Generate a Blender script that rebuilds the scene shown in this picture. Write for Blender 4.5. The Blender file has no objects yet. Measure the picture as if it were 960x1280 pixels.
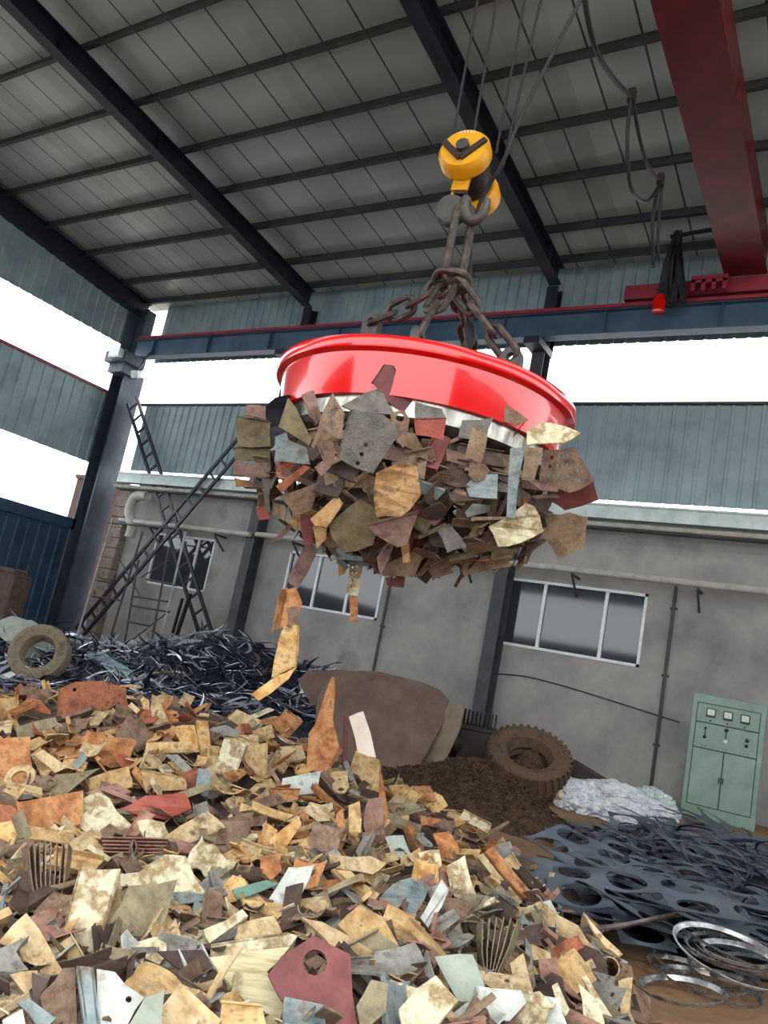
import bpy, bmesh, math, random
from mathutils import Vector, Matrix, noise
from mathutils.geometry import tessellate_polygon

sc = bpy.context.scene
COL = sc.collection
V = Vector

# ------------------------------------------------------------------ camera
F_PX, YAW, PITCH, ROLL = 979.24, -0.565057, 0.179014, 0.195620
EYE = V((0, 0, 1.7))
_cp, _sp = math.cos(PITCH), math.sin(PITCH)
FW = V((math.sin(YAW) * _cp, math.cos(YAW) * _cp, _sp))
_r = V((math.cos(YAW), -math.sin(YAW), 0))
_u = _r.cross(FW)
RT = math.cos(ROLL) * _r + math.sin(ROLL) * _u
UP = -math.sin(ROLL) * _r + math.cos(ROLL) * _u
cam = bpy.data.objects.new('camera', bpy.data.cameras.new('camera'))
COL.objects.link(cam)
cam.matrix_world = Matrix(((RT.x, UP.x, -FW.x, EYE.x), (RT.y, UP.y, -FW.y, EYE.y), (RT.z, UP.z, -FW.z, EYE.z), (0, 0, 0, 1)))
cam.data.sensor_fit = 'HORIZONTAL'
cam.data.sensor_width = 36
cam.data.lens = F_PX / 960 * 36
cam.data.clip_end = 500
sc.camera = cam

# ------------------------------------------------------------------ daylight, added fill lamp and exposure
w = bpy.data.worlds.new('world')
sc.world = w
w.use_nodes = True
_bg = w.node_tree.nodes['Background']
_bg.inputs['Color'].default_value = (0.90, 0.96, 1.0, 1)
_bg.inputs['Strength'].default_value = 4.3
vs = sc.view_settings
vs.view_transform = 'Standard'
vs.look = 'None'
vs.gamma = 1
vs.use_curve_mapping = False
vs.exposure = 0.0
# added area lamp below the unseen roof, brightening the near heap from overhead
al = bpy.data.lights.new('added_overhead_fill', 'AREA')
al.shape = 'RECTANGLE'
al.size, al.size_y = 7, 3
al.energy = 720
al.color = (1.0, 0.92, 0.80)
alo = bpy.data.objects.new('added_overhead_fill', al)
COL.objects.link(alo)
alo.location = (2.2, -.2, 12.6)
alo.rotation_euler = (V((-1.6, 3.6, .6)) - V(alo.location)).to_track_quat('-Z', 'Y').to_euler()

# ------------------------------------------------------------------ pixel <-> place helpers (pixels of the 960x1280 frame)
def ray(px, py):
    return FW + (px - 480) / F_PX * RT - (py - 640) / F_PX * UP
def P(px, py, axis, val):
    d = ray(px, py)
    return EYE + d * ((val - EYE[axis]) / d[axis])
def PD(px, py, depth):
    return EYE + ray(px, py) * depth
def proj(p):
    d = V(p) - EYE
    z = d.dot(FW)
    return (480 + F_PX * d.dot(RT) / z, 640 - F_PX * d.dot(UP) / z)
def on_plane(px, py, p0, n):
    d = ray(px, py)
    k = d.dot(n)
    if abs(k) < .12 * d.length:
        k = .12 * d.length * (1 if k > 0 else -1)
    return EYE + d * ((p0 - EYE).dot(n) / k)

# ------------------------------------------------------------------ object helpers
def put(name, bm, m, parent=None, smooth=False, origin=None, bevel=0):
    me = bpy.data.meshes.new(name)
    bmesh.ops.recalc_face_normals(bm, faces=bm.faces)
    o = bpy.data.objects.new(name, me)
    COL.objects.link(o)
    if parent is not None:
        off = V(parent_world(parent))
        bmesh.ops.translate(bm, vec=-off, verts=bm.verts)
        o.parent = parent
    else:
        if origin is None:
            xs = [v.co for v in bm.verts]
            origin = V(((min(c.x for c in xs) + max(c.x for c in xs)) / 2, (min(c.y for c in xs) + max(c.y for c in xs)) / 2, min(c.z for c in xs)))
        bmesh.ops.translate(bm, vec=-V(origin), verts=bm.verts)
        o.location = origin
    bm.to_mesh(me)
    bm.free()
    if isinstance(m, (list, tuple)):
        for k in m: me.materials.append(k)
    elif m: me.materials.append(m)
    if smooth:
        for p in me.polygons: p.use_smooth = True
        try: me.set_sharp_from_angle(angle=math.radians(38))
        except Exception: pass
    if bevel:
        b = o.modifiers.new('bevel', 'BEVEL'); b.width = bevel; b.segments = 2; b.limit_method = 'ANGLE'
    return o
_WL = {}
def parent_world(o):
    p = V(o.location)
    while o.parent is not None:
        o = o.parent
        p = p + V(o.location)
    return p
def empty(name, loc):
    o = bpy.data.objects.new(name, None)
    COL.objects.link(o)
    o.location = loc
    o.empty_display_size = .1
    return o
def tag(o, label, cat, group=None, kind=None):
    if label: o['label'] = label
    if cat: o['category'] = cat
    if group: o['group'] = group
    if kind: o['kind'] = kind
    return o
def structure(o):
    o['kind'] = 'structure'
    return o

def NB(): return bmesh.new()
def box(bm, c, s, rot=None, m=None):
    c = V(c)
    vs_ = []
    for dx in (-.5, .5):
        for dy in (-.5, .5):
            for dz in (-.5, .5):
                p = V((dx * s[0], dy * s[1], dz * s[2]))
                if rot is not None: p = rot @ p
                vs_.append(bm.verts.new(p + c))
    for f in ((0, 1, 3, 2), (4, 6, 7, 5), (0, 4, 5, 1), (2, 3, 7, 6), (0, 2, 6, 4), (1, 5, 7, 3)):
        fc = bm.faces.new([vs_[i] for i in f])
        if m: fc.material_index = m
def box2(bm, a, b, m=None):
    box(bm, [(a[i] + b[i]) / 2 for i in range(3)], [abs(b[i] - a[i]) for i in range(3)], m=m)
def frame_of(d, up=V((0, 0, 1))):
    d = V(d).normalized()
    if abs(d.dot(up)) > .97: up = V((1, 0, 0))
    x = up.cross(d).normalized()
    y = d.cross(x)
    return x, y, d
def bar(bm, a, b, w_, h_, up=V((0, 0, 1)), m=None):
    a, b = V(a), V(b)
    x, y, d = frame_of(b - a, up)
    box(bm, (a + b) / 2, (w_, h_, (b - a).length), Matrix((x, y, d)).transposed(), m)
def tube(bm, pts, r, n=8, closed=False, caps=True, radii=None, m=0):
    pts = [V(p) for p in pts]
    rings = []
    N = len(pts)
    prev = None
    for i, p in enumerate(pts):
        if closed: d = pts[(i + 1) % N] - pts[i - 1]
        elif i == 0: d = pts[1] - pts[0]
        elif i == N - 1: d = pts[-1] - pts[-2]
        else: d = pts[i + 1] - pts[i - 1]
        d = d.normalized()
        if prev is None: x, y, _ = frame_of(d)
        else:
            x = (prev - d * prev.dot(d))
            x = x.normalized() if x.length > 1e-5 else frame_of(d)[0]
            y = d.cross(x)
        prev = x
        rr = radii[i] if radii else r
        rings.append([bm.verts.new(p + (x * math.cos(2 * math.pi * k / n) + y * math.sin(2 * math.pi * k / n)) * rr) for k in range(n)])
    for i in range(N if closed else N - 1):
        a, b = rings[i], rings[(i + 1) % N]
        if closed and i == N - 1:   # match the twist of the first ring
            best = min(range(n), key=lambda s: sum((a[k].co - b[(k + s) % n].co).length for k in range(n)))
            b = b[best:] + b[:best]
        for k in range(n):
            f = bm.faces.new((a[k], a[(k + 1) % n], b[(k + 1) % n], b[k]))
            f.material_index = m
    if not closed and caps:
        bm.faces.new(rings[0][::-1]).material_index = m
        bm.faces.new(rings[-1]).material_index = m
def lathe(bm, prof, c, n=48, axis=None, m=0, mats=None):
    """prof: (radius, height) pairs from one end to the other, about axis through c"""
    c = V(c)
    x, y, d = (V((1, 0, 0)), V((0, 1, 0)), V((0, 0, 1))) if axis is None else frame_of(axis)
    rings = []
    for r, h in prof:
        if r < 1e-5: rings.append([bm.verts.new(c + d * h)])
        else: rings.append([bm.verts.new(c + d * h + (x * math.cos(2 * math.pi * k / n) + y * math.sin(2 * math.pi * k / n)) * r) for k in range(n)])
    for i in range(len(rings) - 1):
        a, b = rings[i], rings[i + 1]
        for k in range(n):
            k2 = (k + 1) % n
            if len(a) == 1 and len(b) == 1: continue
            if len(a) == 1: f = bm.faces.new((a[0], b[k], b[k2]))
            elif len(b) == 1: f = bm.faces.new((a[k], a[k2], b[0]))
            else: f = bm.faces.new((a[k], a[k2], b[k2], b[k]))
            f.material_index = mats[i] if mats else m
def curve_pts(pts, n=6):
    """Catmull-Rom through pts"""
    pts = [V(p) for p in pts]
    out = []
    for i in range(len(pts) - 1):
        p0 = pts[max(i - 1, 0)]; p1 = pts[i]; p2 = pts[i + 1]; p3 = pts[min(i + 2, len(pts) - 1)]
        for k in range(n):
            t = k / n
            out.append(.5 * ((2 * p1) + (p2 - p0) * t + (2 * p0 - 5 * p1 + 4 * p2 - p3) * t * t + (3 * p1 - p0 - 3 * p2 + p3) * t ** 3))
    out.append(pts[-1])
    return out
def extrude_poly(bm, outer, holes, vec, curve=None, m=0):
    """outer, holes: loops of coplanar points; vec: thickness vector"""
    loops = [[V(p) for p in outer]] + [[V(p) for p in h] for h in holes]
    flat = [p for l in loops for p in l]
    tris = tessellate_polygon(loops)
    bend = curve or (lambda p: V((0, 0, 0)))
    top = [bm.verts.new(p + bend(p)) for p in flat]
    bot = [bm.verts.new(p + V(vec) + bend(p)) for p in flat]
    for t in tris:
        try:
            bm.faces.new([top[i] for i in t]).material_index = m
            bm.faces.new([bot[i] for i in reversed(t)]).material_index = m
        except ValueError: pass
    k = 0
    for l in loops:
        n = len(l)
        for i in range(n):
            a, b = k + i, k + (i + 1) % n
            try: bm.faces.new((top[a], top[b], bot[b], bot[a])).material_index = m
            except ValueError: pass
        k += n
def corrugated(bm, p0, p1, z0, z1, pitch, depth, nrm, th=.02, ztop=None):
    """sheet of trapezoid ribs standing on the line p0-p1; ztop(x) overrides z1 per point"""
    p0, p1 = V((p0[0], p0[1], 0)), V((p1[0], p1[1], 0))
    L = (p1 - p0).length
    d = (p1 - p0) / L
    nrm = V(nrm)
    pts = []
    s = 0
    while s < L:
        for f, h in ((0, 0), (.70, 0), (.78, 1), (.92, 1)):
            q = s + f * pitch
            if q <= L: pts.append((q, h * depth))
        s += pitch
    pts.append((L, 0))
    lo = []; hi = []; lo2 = []; hi2 = []
    for q, h in pts:
        b = p0 + d * q + nrm * h
        zt = ztop(b) if ztop else z1
        lo.append(bm.verts.new((b.x, b.y, z0))); hi.append(bm.verts.new((b.x, b.y, zt)))
        b2 = b - nrm * th
        lo2.append(bm.verts.new((b2.x, b2.y, z0))); hi2.append(bm.verts.new((b2.x, b2.y, zt)))
    for i in range(len(pts) - 1):
        bm.faces.new((lo[i], lo[i + 1], hi[i + 1], hi[i]))
        bm.faces.new((lo2[i + 1], lo2[i], hi2[i], hi2[i + 1]))
        bm.faces.new((lo[i], lo2[i], lo2[i + 1], lo[i + 1]))
        bm.faces.new((hi[i], hi[i + 1], hi2[i + 1], hi2[i]))

# ------------------------------------------------------------------ materials
def new_mat(name):
    m = bpy.data.materials.new(name)
    m.use_nodes = True
    nt = m.node_tree
    return m, nt, nt.nodes['Principled BSDF']
def S(c):   # sRGB 0-255 -> linear
    return tuple(((x / 255) / 12.92 if x / 255 <= .04045 else ((x / 255 + .055) / 1.055) ** 2.4) for x in c) + (1,)
def noisy(name, cols, scale=4, rough=.7, metal=0, bump=.15, bscale=None, rvar=.12, detail=8, stops=None, vary=0.0, coord='Object', stretch=None, coat=0):
    """cols: list of sRGB colours mixed by a noise"""
    m, nt, p = new_mat(name)
    N, Lk = nt.nodes, nt.links
    tc = N.new('ShaderNodeTexCoord')
    src = tc.outputs[coord]
    mp = N.new('ShaderNodeMapping')
    Lk.new(src, mp.inputs['Vector'])
    if stretch: mp.inputs['Scale'].default_value = stretch
    oi = N.new('ShaderNodeObjectInfo')
    if vary:
        mul = N.new('ShaderNodeVectorMath'); mul.operation = 'SCALE'
        comb = N.new('ShaderNodeCombineXYZ')
        Lk.new(oi.outputs['Random'], comb.inputs[0]); Lk.new(oi.outputs['Random'], comb.inputs[1])
        Lk.new(comb.outputs[0], mul.inputs[0]); mul.inputs['Scale'].default_value = 37
        Lk.new(mul.outputs[0], mp.inputs['Location'])
    n1 = N.new('ShaderNodeTexNoise')
    n1.inputs['Scale'].default_value = scale; n1.inputs['Detail'].default_value = detail; n1.inputs['Roughness'].default_value = .62
    Lk.new(mp.outputs[0], n1.inputs['Vector'])
    cr = N.new('ShaderNodeValToRGB')
    e = cr.color_ramp.elements
    k = len(cols)
    stops = stops or [.33 + .36 * i / max(k - 1, 1) for i in range(k)]
    while len(e) < k: e.new(.5)
    for i, c in enumerate(cols):
        e[i].position = stops[i]; e[i].color = S(c)
    Lk.new(n1.outputs['Fac'], cr.inputs[0])
    out = cr.outputs[0]
    if vary:
        hsv = N.new('ShaderNodeHueSaturation')
        mr = N.new('ShaderNodeMapRange')
        mr.inputs['To Min'].default_value = 1 - vary; mr.inputs['To Max'].default_value = 1 + vary
        Lk.new(oi.outputs['Random'], mr.inputs[0]); Lk.new(mr.outputs[0], hsv.inputs['Value'])
        Lk.new(out, hsv.inputs['Color']); out = hsv.outputs[0]
    Lk.new(out, p.inputs['Base Color'])
    p.inputs['Metallic'].default_value = metal
    if coat: p.inputs['Coat Weight'].default_value = coat
    n2 = N.new('ShaderNodeTexNoise')
    n2.inputs['Scale'].default_value = bscale or scale * 5; n2.inputs['Detail'].default_value = 6
    Lk.new(mp.outputs[0], n2.inputs['Vector'])
    mr2 = N.new('ShaderNodeMapRange')
    mr2.inputs['To Min'].default_value = max(rough - rvar, .03); mr2.inputs['To Max'].default_value = min(rough + rvar, 1)
    Lk.new(n2.outputs['Fac'], mr2.inputs[0]); Lk.new(mr2.outputs[0], p.inputs['Roughness'])
    if bump:
        b = N.new('ShaderNodeBump'); b.inputs['Strength'].default_value = bump; b.inputs['Distance'].default_value = .02
        Lk.new(n2.outputs['Fac'], b.inputs['Height']); Lk.new(b.outputs[0], p.inputs['Normal'])
    return m

M = {}
M['clad'] = noisy('grey_green_cladding', [(122, 141, 150), (144, 162, 169), (156, 174, 179)], 1.2, .55, .0, .03, coord='Object')
M['clad_blue'] = noisy('teal_fence_sheet', [(26, 46, 68), (38, 66, 90), (50, 80, 104)], 1.5, .5, 0, .05, coord='Object')
M['clad_low'] = noisy('outer_blue_sheet', [(58, 84, 120), (78, 104, 140)], 1.5, .5)
M['steel_dark'] = noisy('dark_blue_painted_steel', [(22, 20, 34), (32, 30, 46), (44, 42, 58)], 2, .5, 0, .06)
M['steel_post'] = noisy('dull_grey_painted_steel', [(46, 48, 54), (60, 62, 66), (74, 72, 74)], 2, .6, 0, .06)
M['column'] = noisy('blue_grey_column_paint', [(42, 52, 66), (56, 66, 80), (76, 82, 92)], 1.5, .55, 0, .06)
M['beam_blue'] = noisy('slate_blue_beam_paint', [(52, 74, 98), (66, 90, 114), (78, 100, 122)], 1.2, .5, 0, .04)
M['crane_red'] = noisy('red_crane_paint', [(78, 14, 22), (104, 18, 28), (122, 26, 34)], 1.2, .38, 0, .03)
M['rail_red'] = noisy('dull_red_rail_paint', [(136, 40, 56), (160, 50, 66)], 2, .5)
M['magnet_red'] = noisy('glossy_red_magnet_paint', [(214, 8, 5), (226, 12, 8)], 3, .16, 0, .02, rvar=.05, coat=.6)
M['ring_steel'] = noisy('bare_scuffed_steel_ring', [(120, 116, 108), (188, 184, 172), (96, 84, 66)], 5, .3, .9, .1, stretch=(1, 1, .4))
M['chain'] = noisy('worn_dark_chain_steel', [(48, 44, 42), (78, 70, 64), (104, 92, 82)], 14, .5, .6, .2)
M['hook'] = noisy('grey_forged_hook_steel', [(62, 62, 62), (88, 84, 80)], 8, .6, .4, .15)
M['yellow'] = noisy('yellow_block_paint', [(196, 132, 10), (222, 158, 22), (160, 96, 14)], 5, .4, 0, .06, stops=[.3, .55, .75])
M['rope'] = noisy('dark_wire_rope', [(24, 24, 26), (40, 38, 38)], 60, .6, .3)
M['cable'] = noisy('black_rubber_cable', [(16, 17, 22), (28, 30, 36)], 20, .6)
M['pipe_white'] = noisy('weathered_white_pipe', [(150, 146, 138), (184, 180, 172)], 4, .6)
M['gutter'] = noisy('pale_metal_gutter', [(168, 180, 178), (200, 210, 206)], 3, .35, .2)
M['frame_white'] = noisy('white_window_frame', [(206, 208, 210), (232, 232, 234)], 4, .4)
M['brick'] = noisy('dark_old_brick', [(62, 42, 40), (84, 58, 54)], 6, .9, 0, .3)
M['plaster_old'] = noisy('crumbling_pale_masonry', [(118, 104, 94), (150, 136, 124), (92, 80, 72)], 5, .9, 0, .5)
M['machine'] = noisy('dark_brown_machine_iron', [(34, 26, 24), (52, 42, 38)], 8, .6, .2, .2)
M['rubber'] = noisy('dusty_brown_tyre_rubber', [(74, 56, 42), (94, 72, 54), (56, 44, 36)], 5, .9, 0, .3)
M['rubber_pale'] = noisy('pale_muddy_tyre_rubber', [(112, 98, 80), (132, 118, 98), (86, 74, 62)], 5, .9, 0, .3)
M['plastic_white'] = noisy('crumpled_white_plastic_film', [(176, 182, 190), (214, 216, 220), (150, 156, 168)], 7, .35, 0, .5, bscale=26)
M['sack_green'] = noisy('pale_green_woven_sack', [(134, 142, 130), (166, 170, 160)], 6, .8, 0, .4)
M['cab_green'] = noisy('mint_green_cabinet_paint', [(112, 138, 124), (126, 148, 136), (138, 158, 146)], 2.2, .45, 0, .02)
M['cab_dark'] = noisy('dark_green_gap', [(34, 58, 52), (44, 68, 60)], 3, .6)
M['black'] = noisy('black_bakelite', [(18, 22, 22), (30, 34, 32)], 8, .4)
M['dial'] = noisy('white_meter_dial', [(196, 204, 192), (214, 220, 208)], 8, .4)
M['turnings'] = noisy('dark_rusty_turnings', [(34, 24, 16), (62, 44, 28), (88, 64, 42), (50, 38, 28)], 18, .85, .1, .9, bscale=60)
M['tarp'] = noisy('brown_rusted_sheet', [(80, 62, 54), (98, 78, 68), (110, 90, 78)], 2.5, .75, 0, .1)
M['tarp_edge'] = noisy('tan_sheet_edge', [(112, 98, 82), (136, 120, 100)], 5, .75, 0, .1)
M['dark_skel'] = noisy('blue_black_punched_steel', [(62, 70, 84), (84, 94, 108), (104, 114, 126)], 2.2, .42, .35, .06, vary=.22)
M['shiny'] = noisy('bright_sheared_steel', [(160, 166, 178), (214, 218, 226), (120, 126, 140)], 4, .3, .7, .06, vary=.25)
M['shiny_dark'] = noisy('blue_black_sheared_steel', [(34, 36, 50), (54, 58, 76), (78, 82, 100)], 4, .33, .6, .06, vary=.3)
M['shiny_warm'] = noisy('grey_brown_sheared_steel', [(70, 62, 62), (112, 100, 96), (52, 44, 46)], 4, .4, .5, .06, vary=.3)
M['coil'] = noisy('bright_coiled_strip_steel', [(120, 120, 122), (186, 186, 188), (90, 86, 84)], 5, .28, .8, .05, vary=.25)

def masonry():
    m = noisy('grey_rendered_masonry', [(112, 110, 110), (140, 137, 135), (160, 156, 151), (124, 120, 119)], .5, .9, 0, .25, bscale=9, stops=[.3, .45, .58, .7], detail=10)
    return m
M['masonry'] = masonry()
def floor_mat():
    return noisy('brown_dusty_floor', [(92, 70, 52), (124, 94, 68), (146, 112, 82), (84, 66, 52)], .7, .85, 0, .35, bscale=14, stops=[.3, .45, .6, .72], detail=11)
M['floor'] = floor_mat()
M['ground'] = noisy('pale_yard_concrete', [(150, 142, 130), (172, 164, 152)], .3, .9, 0, .2, bscale=5)
def roof_mat():
    m, nt, p = new_mat('roof_sandwich_panel')
    N, Lk = nt.nodes, nt.links
    tc = N.new('ShaderNodeTexCoord'); sx = N.new('ShaderNodeSeparateXYZ')
    Lk.new(tc.outputs['Object'], sx.inputs[0])
    md = N.new('ShaderNodeMath'); md.operation = 'PINGPONG'; md.inputs[1].default_value = .475
    Lk.new(sx.outputs['X'], md.inputs[0])
    gt = N.new('ShaderNodeMath'); gt.operation = 'LESS_THAN'; gt.inputs[1].default_value = .02
    Lk.new(md.outputs[0], gt.inputs[0])
    fl = N.new('ShaderNodeMath'); fl.operation = 'MULTIPLY'; fl.inputs[1].default_value = 1 / .95
    Lk.new(sx.outputs['X'], fl.inputs[0])
    fr = N.new('ShaderNodeMath'); fr.operation = 'ROUND'
    Lk.new(fl.outputs[0], fr.inputs[0])
    wn = N.new('ShaderNodeTexWhiteNoise'); wn.noise_dimensions = '1D'
    Lk.new(fr.outputs[0], wn.inputs['W'])
    no = N.new('ShaderNodeTexNoise'); no.inputs['Scale'].default_value = .35; no.inputs['Detail'].default_value = 5
    Lk.new(tc.outputs['Object'], no.inputs['Vector'])
    ad = N.new('ShaderNodeMath'); ad.operation = 'MULTIPLY_ADD'; ad.inputs[1].default_value = .25
    Lk.new(wn.outputs['Value'], ad.inputs[0]); Lk.new(no.outputs['Fac'], ad.inputs[2])
    cr = N.new('ShaderNodeValToRGB')
    e = cr.color_ramp.elements
    e[0].position = .35; e[0].color = S((146, 154, 152)); e[1].position = .8; e[1].color = S((184, 192, 192))
    Lk.new(ad.outputs[0], cr.inputs[0])
    mx = N.new('ShaderNodeMix'); mx.data_type = 'RGBA'
    mx.inputs['B'].default_value = S((66, 70, 70))
    Lk.new(gt.outputs[0], mx.inputs['Factor']); Lk.new(cr.outputs[0], mx.inputs['A'])
    Lk.new(mx.outputs['Result'], p.inputs['Base Color'])
    p.inputs['Roughness'].default_value = .3
    return m
M['roof'] = roof_mat()
def glass_mat():
    m, nt, p = new_mat('dark_window_glass')
    p.inputs['Base Color'].default_value = S((58, 60, 66))
    p.inputs['Roughness'].default_value = .06
    p.inputs['IOR'].default_value = 1.6
    p.inputs['Transmission Weight'].default_value = .15
    return m
M['glass'] = glass_mat()
# ================================================================== THE SHED
XL, YB = -22.1, 16.9          # left wall plane, line of the back posts
def roof_z(y): return 11.72 + (16.95 - y) * .098
# floor and yard
bm = NB(); box2(bm, (XL, -2, -.3), (9, 17.3, 0)); f = structure(put('floor', bm, M['floor']))
bm = NB()
for a, b in (((-90, -60, -.35), (XL - .02, 80, -.02)), ((XL - .02, 17.32, -.35), (90, 80, -.02)), ((9.02, -60, -.35), (90, 17.32, -.02)), ((XL - .02, -60, -.35), (9.02, -2.02, -.02))):
    box2(bm, a, b)
f = structure(put('ground', bm, M['ground']))
# roof
Y0 = -2.0
bm = NB()
for dz in (.42, .5): pass
vsr = []
for x in (XL - .3, 9):
    for y in (Y0, 17.5):
        for dz in (.42, .52):
            vsr.append(bm.verts.new((x, y, roof_z(y) + dz)))
for q in ((0, 1, 3, 2), (4, 6, 7, 5), (0, 4, 5, 1), (2, 3, 7, 6), (0, 2, 6, 4), (1, 5, 7, 3)): bm.faces.new([vsr[i] for i in q])
structure(put('ceiling', bm, M['roof']))
# purlins, one object each
PY = []
for (px, py) in ((365, 327), (327, 282), (285, 237), (235, 187), (177, 127), (112, 57)):
    d = ray(px, py)
    # meet of the line of sight over the left rafter with the underside of the roof
    t = (roof_z(0) + .3 - EYE.z) / (d.z + .098 * d.y)
    PY.append(EYE.y + d.y * t)
PY = [16.75] + PY
step = (PY[1] - PY[-1]) / 5
y = PY[-1]
while y - step > Y0 + .3:
    y -= step; PY.append(y)
ordi = ['lowest', 'second', 'third', 'fourth', 'fifth', 'sixth', 'seventh', 'eighth', 'ninth', 'tenth', 'eleventh', 'twelfth', 'thirteenth', 'fourteenth']
for i, y in enumerate(PY):
    bm = NB()
    z = roof_z(y) + .30
    # a Z section: web and two lips
    bar(bm, (XL, y, z), (8.8, y, z), .012 if False else .02, .22, up=V((0, 0, 1)))
    bar(bm, (XL, y - .04, z - .105), (8.8, y - .04, z - .105), .1, .014)
    bar(bm, (XL, y + .04, z + .105), (8.8, y + .04, z + .105), .1, .014)
    tag(put('roof_purlin', bm, M['steel_post']), 'long grey roof purlin under the ceiling panels, %s up from the back wall' % ordi[i], 'purlin', 'roof purlins')
# rafters
def h_beam(bm, a, b, w_, h_, t=.025, side=V((1, 0, 0))):
    a, b = V(a), V(b)
    d = (b - a).normalized()
    up = side.cross(d).normalized()
    bar(bm, a, b, t, h_, up=up) if False else None
    rot = Matrix((side, up, d)).transposed()
    L = (b - a).length; c = (a + b) / 2
    box(bm, c, (t, h_, L), rot)
    for s in (-1, 1):
        box(bm, c + up * s * (h_ / 2 - t / 2), (w_, t, L), rot)
for x, lab in ((-14.8, 'dark blue sloping roof beam above the left window bay'), (-7.05, 'dark blue sloping roof beam passing behind the yellow hook block'), (.7, 'dark blue sloping roof beam off to the right of the red crane girder')):
    bm = NB()
    h_beam(bm, (x, Y0, roof_z(Y0) - .06), (x, 16.9, roof_z(16.9) - .06), .3, .5)
    for k in range(6):
        yy = 2 + k * 2.8
        box2(bm, (x - .14, yy, roof_z(yy) - .28), (x + .14, yy + .015, roof_z(yy) + .15))
    tag(put('roof_beam', bm, M['steel_dark']), lab, 'roof beam', 'sloping roof beams')
bm = NB()
h_beam(bm, (XL + .15, Y0, roof_z(Y0) - .02), (XL + .15, 16.9, roof_z(16.9) - .02), .3, .6)
tag(put('roof_beam', bm, M['steel_dark']), 'dark blue sloping roof beam along the top of the left wall', 'roof beam', 'sloping roof beams')
# posts
for x, lab in ((-14.8, 'dark steel post against the wall beside the left window'), (-7.12, 'dark steel post against the wall beside the three-pane window'), (.62, 'dark steel post beyond the green cabinet')):
    t = empty('steel_post', (x, YB, 0))
    bm = NB()
    rot = Matrix.Identity(3)
    box2(bm, (x - .012, YB - .2, 0), (x + .012, YB + .2, 9.75))
    for s in (-1, 1): box2(bm, (x - .16, YB + s * .2 - .01, 0), (x + .16, YB + s * .2 + .01, 9.75))
    put('shaft', bm, M['steel_post'], t)
    bm = NB(); box2(bm, (x - .25, YB - .3, 0), (x + .25, YB + .3, .03)); put('base_plate', bm, M['steel_post'], t)
    bm = NB()
    box2(bm, (x - .012, YB + .02, 9.75), (x + .012, YB + .32, roof_z(YB) - .3))
    for s in (0.02, .32): box2(bm, (x - .15, YB + s - .01, 9.75), (x + .15, YB + s + .01, roof_z(YB) - .3))
    put('upper_shaft', bm, M['steel_dark'], t)
    bm = NB(); box2(bm, (x - .2, YB - .75, 9.55), (x + .2, YB + .2, 9.72)); put('bracket', bm, M['steel_dark'], t)
    tag(t, lab, 'steel post', 'steel posts of the back wall')
# corner column
t = empty('corner_column', (-21.75, 16.7, 0))
bm = NB()
box2(bm, (-22.02, 16.25, 0), (-21.98, 17.05, 11.9)); box2(bm, (-21.42, 16.25, 0), (-21.38, 17.05, 9.3)); box2(bm, (-21.98, 16.62, 0), (-21.42, 16.66, 9.3))
box2(bm, (-21.98, 16.66, 9.3), (-21.6, 17.05, 11.7))
put('shaft', bm, M['column'], t)
bm = NB(); box2(bm, (-21.95, 15.75, 9.4), (-20.95, 16.6, 9.75)); box2(bm, (-21.9, 15.95, 9.1), (-21.2, 16.6, 9.4))
put('bracket', bm, M['column'], t)
tag(t, 'tall blue-grey steel column in the back left corner of the shed', 'column')
# crane runway along the back wall
zb = P(560, 429.5, 1, 16.45).z; zt = P(560, 402, 1, 16.45).z
bm = NB()
h_beam(bm, (-21.4, 16.45, (zb + zt) / 2), (8.8, 16.45, (zb + zt) / 2), .3, zt - zb, side=V((0, 1, 0)))
for k in range(12):
    x = -20.5 + k * 2.5
    box2(bm, (x, 16.33, zb + .02), (x + .015, 16.57, zt - .02))
tag(put('runway_beam', bm, M['beam_blue']), 'slate blue crane runway beam running along the whole back wall', 'runway beam')
bm = NB(); box2(bm, (-21.2, 16.41, zt), (8.8, 16.49, zt + .09)); box2(bm, (-21.2, 16.24, zt - .01), (8.8, 16.29, zt + .07))
tag(put('crane_rail', bm, M['rail_red']), 'thin dull red rail on top of the slate blue runway beam', 'rail')
for px in (246, 322):
    p = P(px, 440, 1, 16.28)
    bm = NB(); box2(bm, (p.x - .03, 16.26, zb + .05), (p.x + .03, 16.3, zt + .02))
# back wall: cladding band, upper cladding
zc0 = 6.05; zc1 = P(560, 505.5, 1, 17.0).z
bm = NB(); corrugated(bm, (-20.9, 17.05), (8.9, 17.05), zc0, zc1, .30, .035, (0, -1, 0)); structure(put('wall_back_cladding', bm, M['clad']))
bm = NB(); box2(bm, (-21.2, 16.96, zc1 - .02), (8.9, 17.1, zc1 + .04)); structure(put('trim_1', bm, M['steel_post']))
bm = NB(); corrugated(bm, (-21.4, 17.3), (8.9, 17.3), 9.98, 0, .30, .035, (0, -1, 0), ztop=lambda p: roof_z(17.3) + .42); structure(put('wall_back_upper', bm, M['clad']))
bm = NB(); box2(bm, (-21.4, 17.2, 10.85), (8.9, 17.255, 10.93)); tag(put('wall_girt', bm, M['gutter']), 'pale thin rail crossing the ribbed cladding just under the roof', 'girt')
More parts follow.
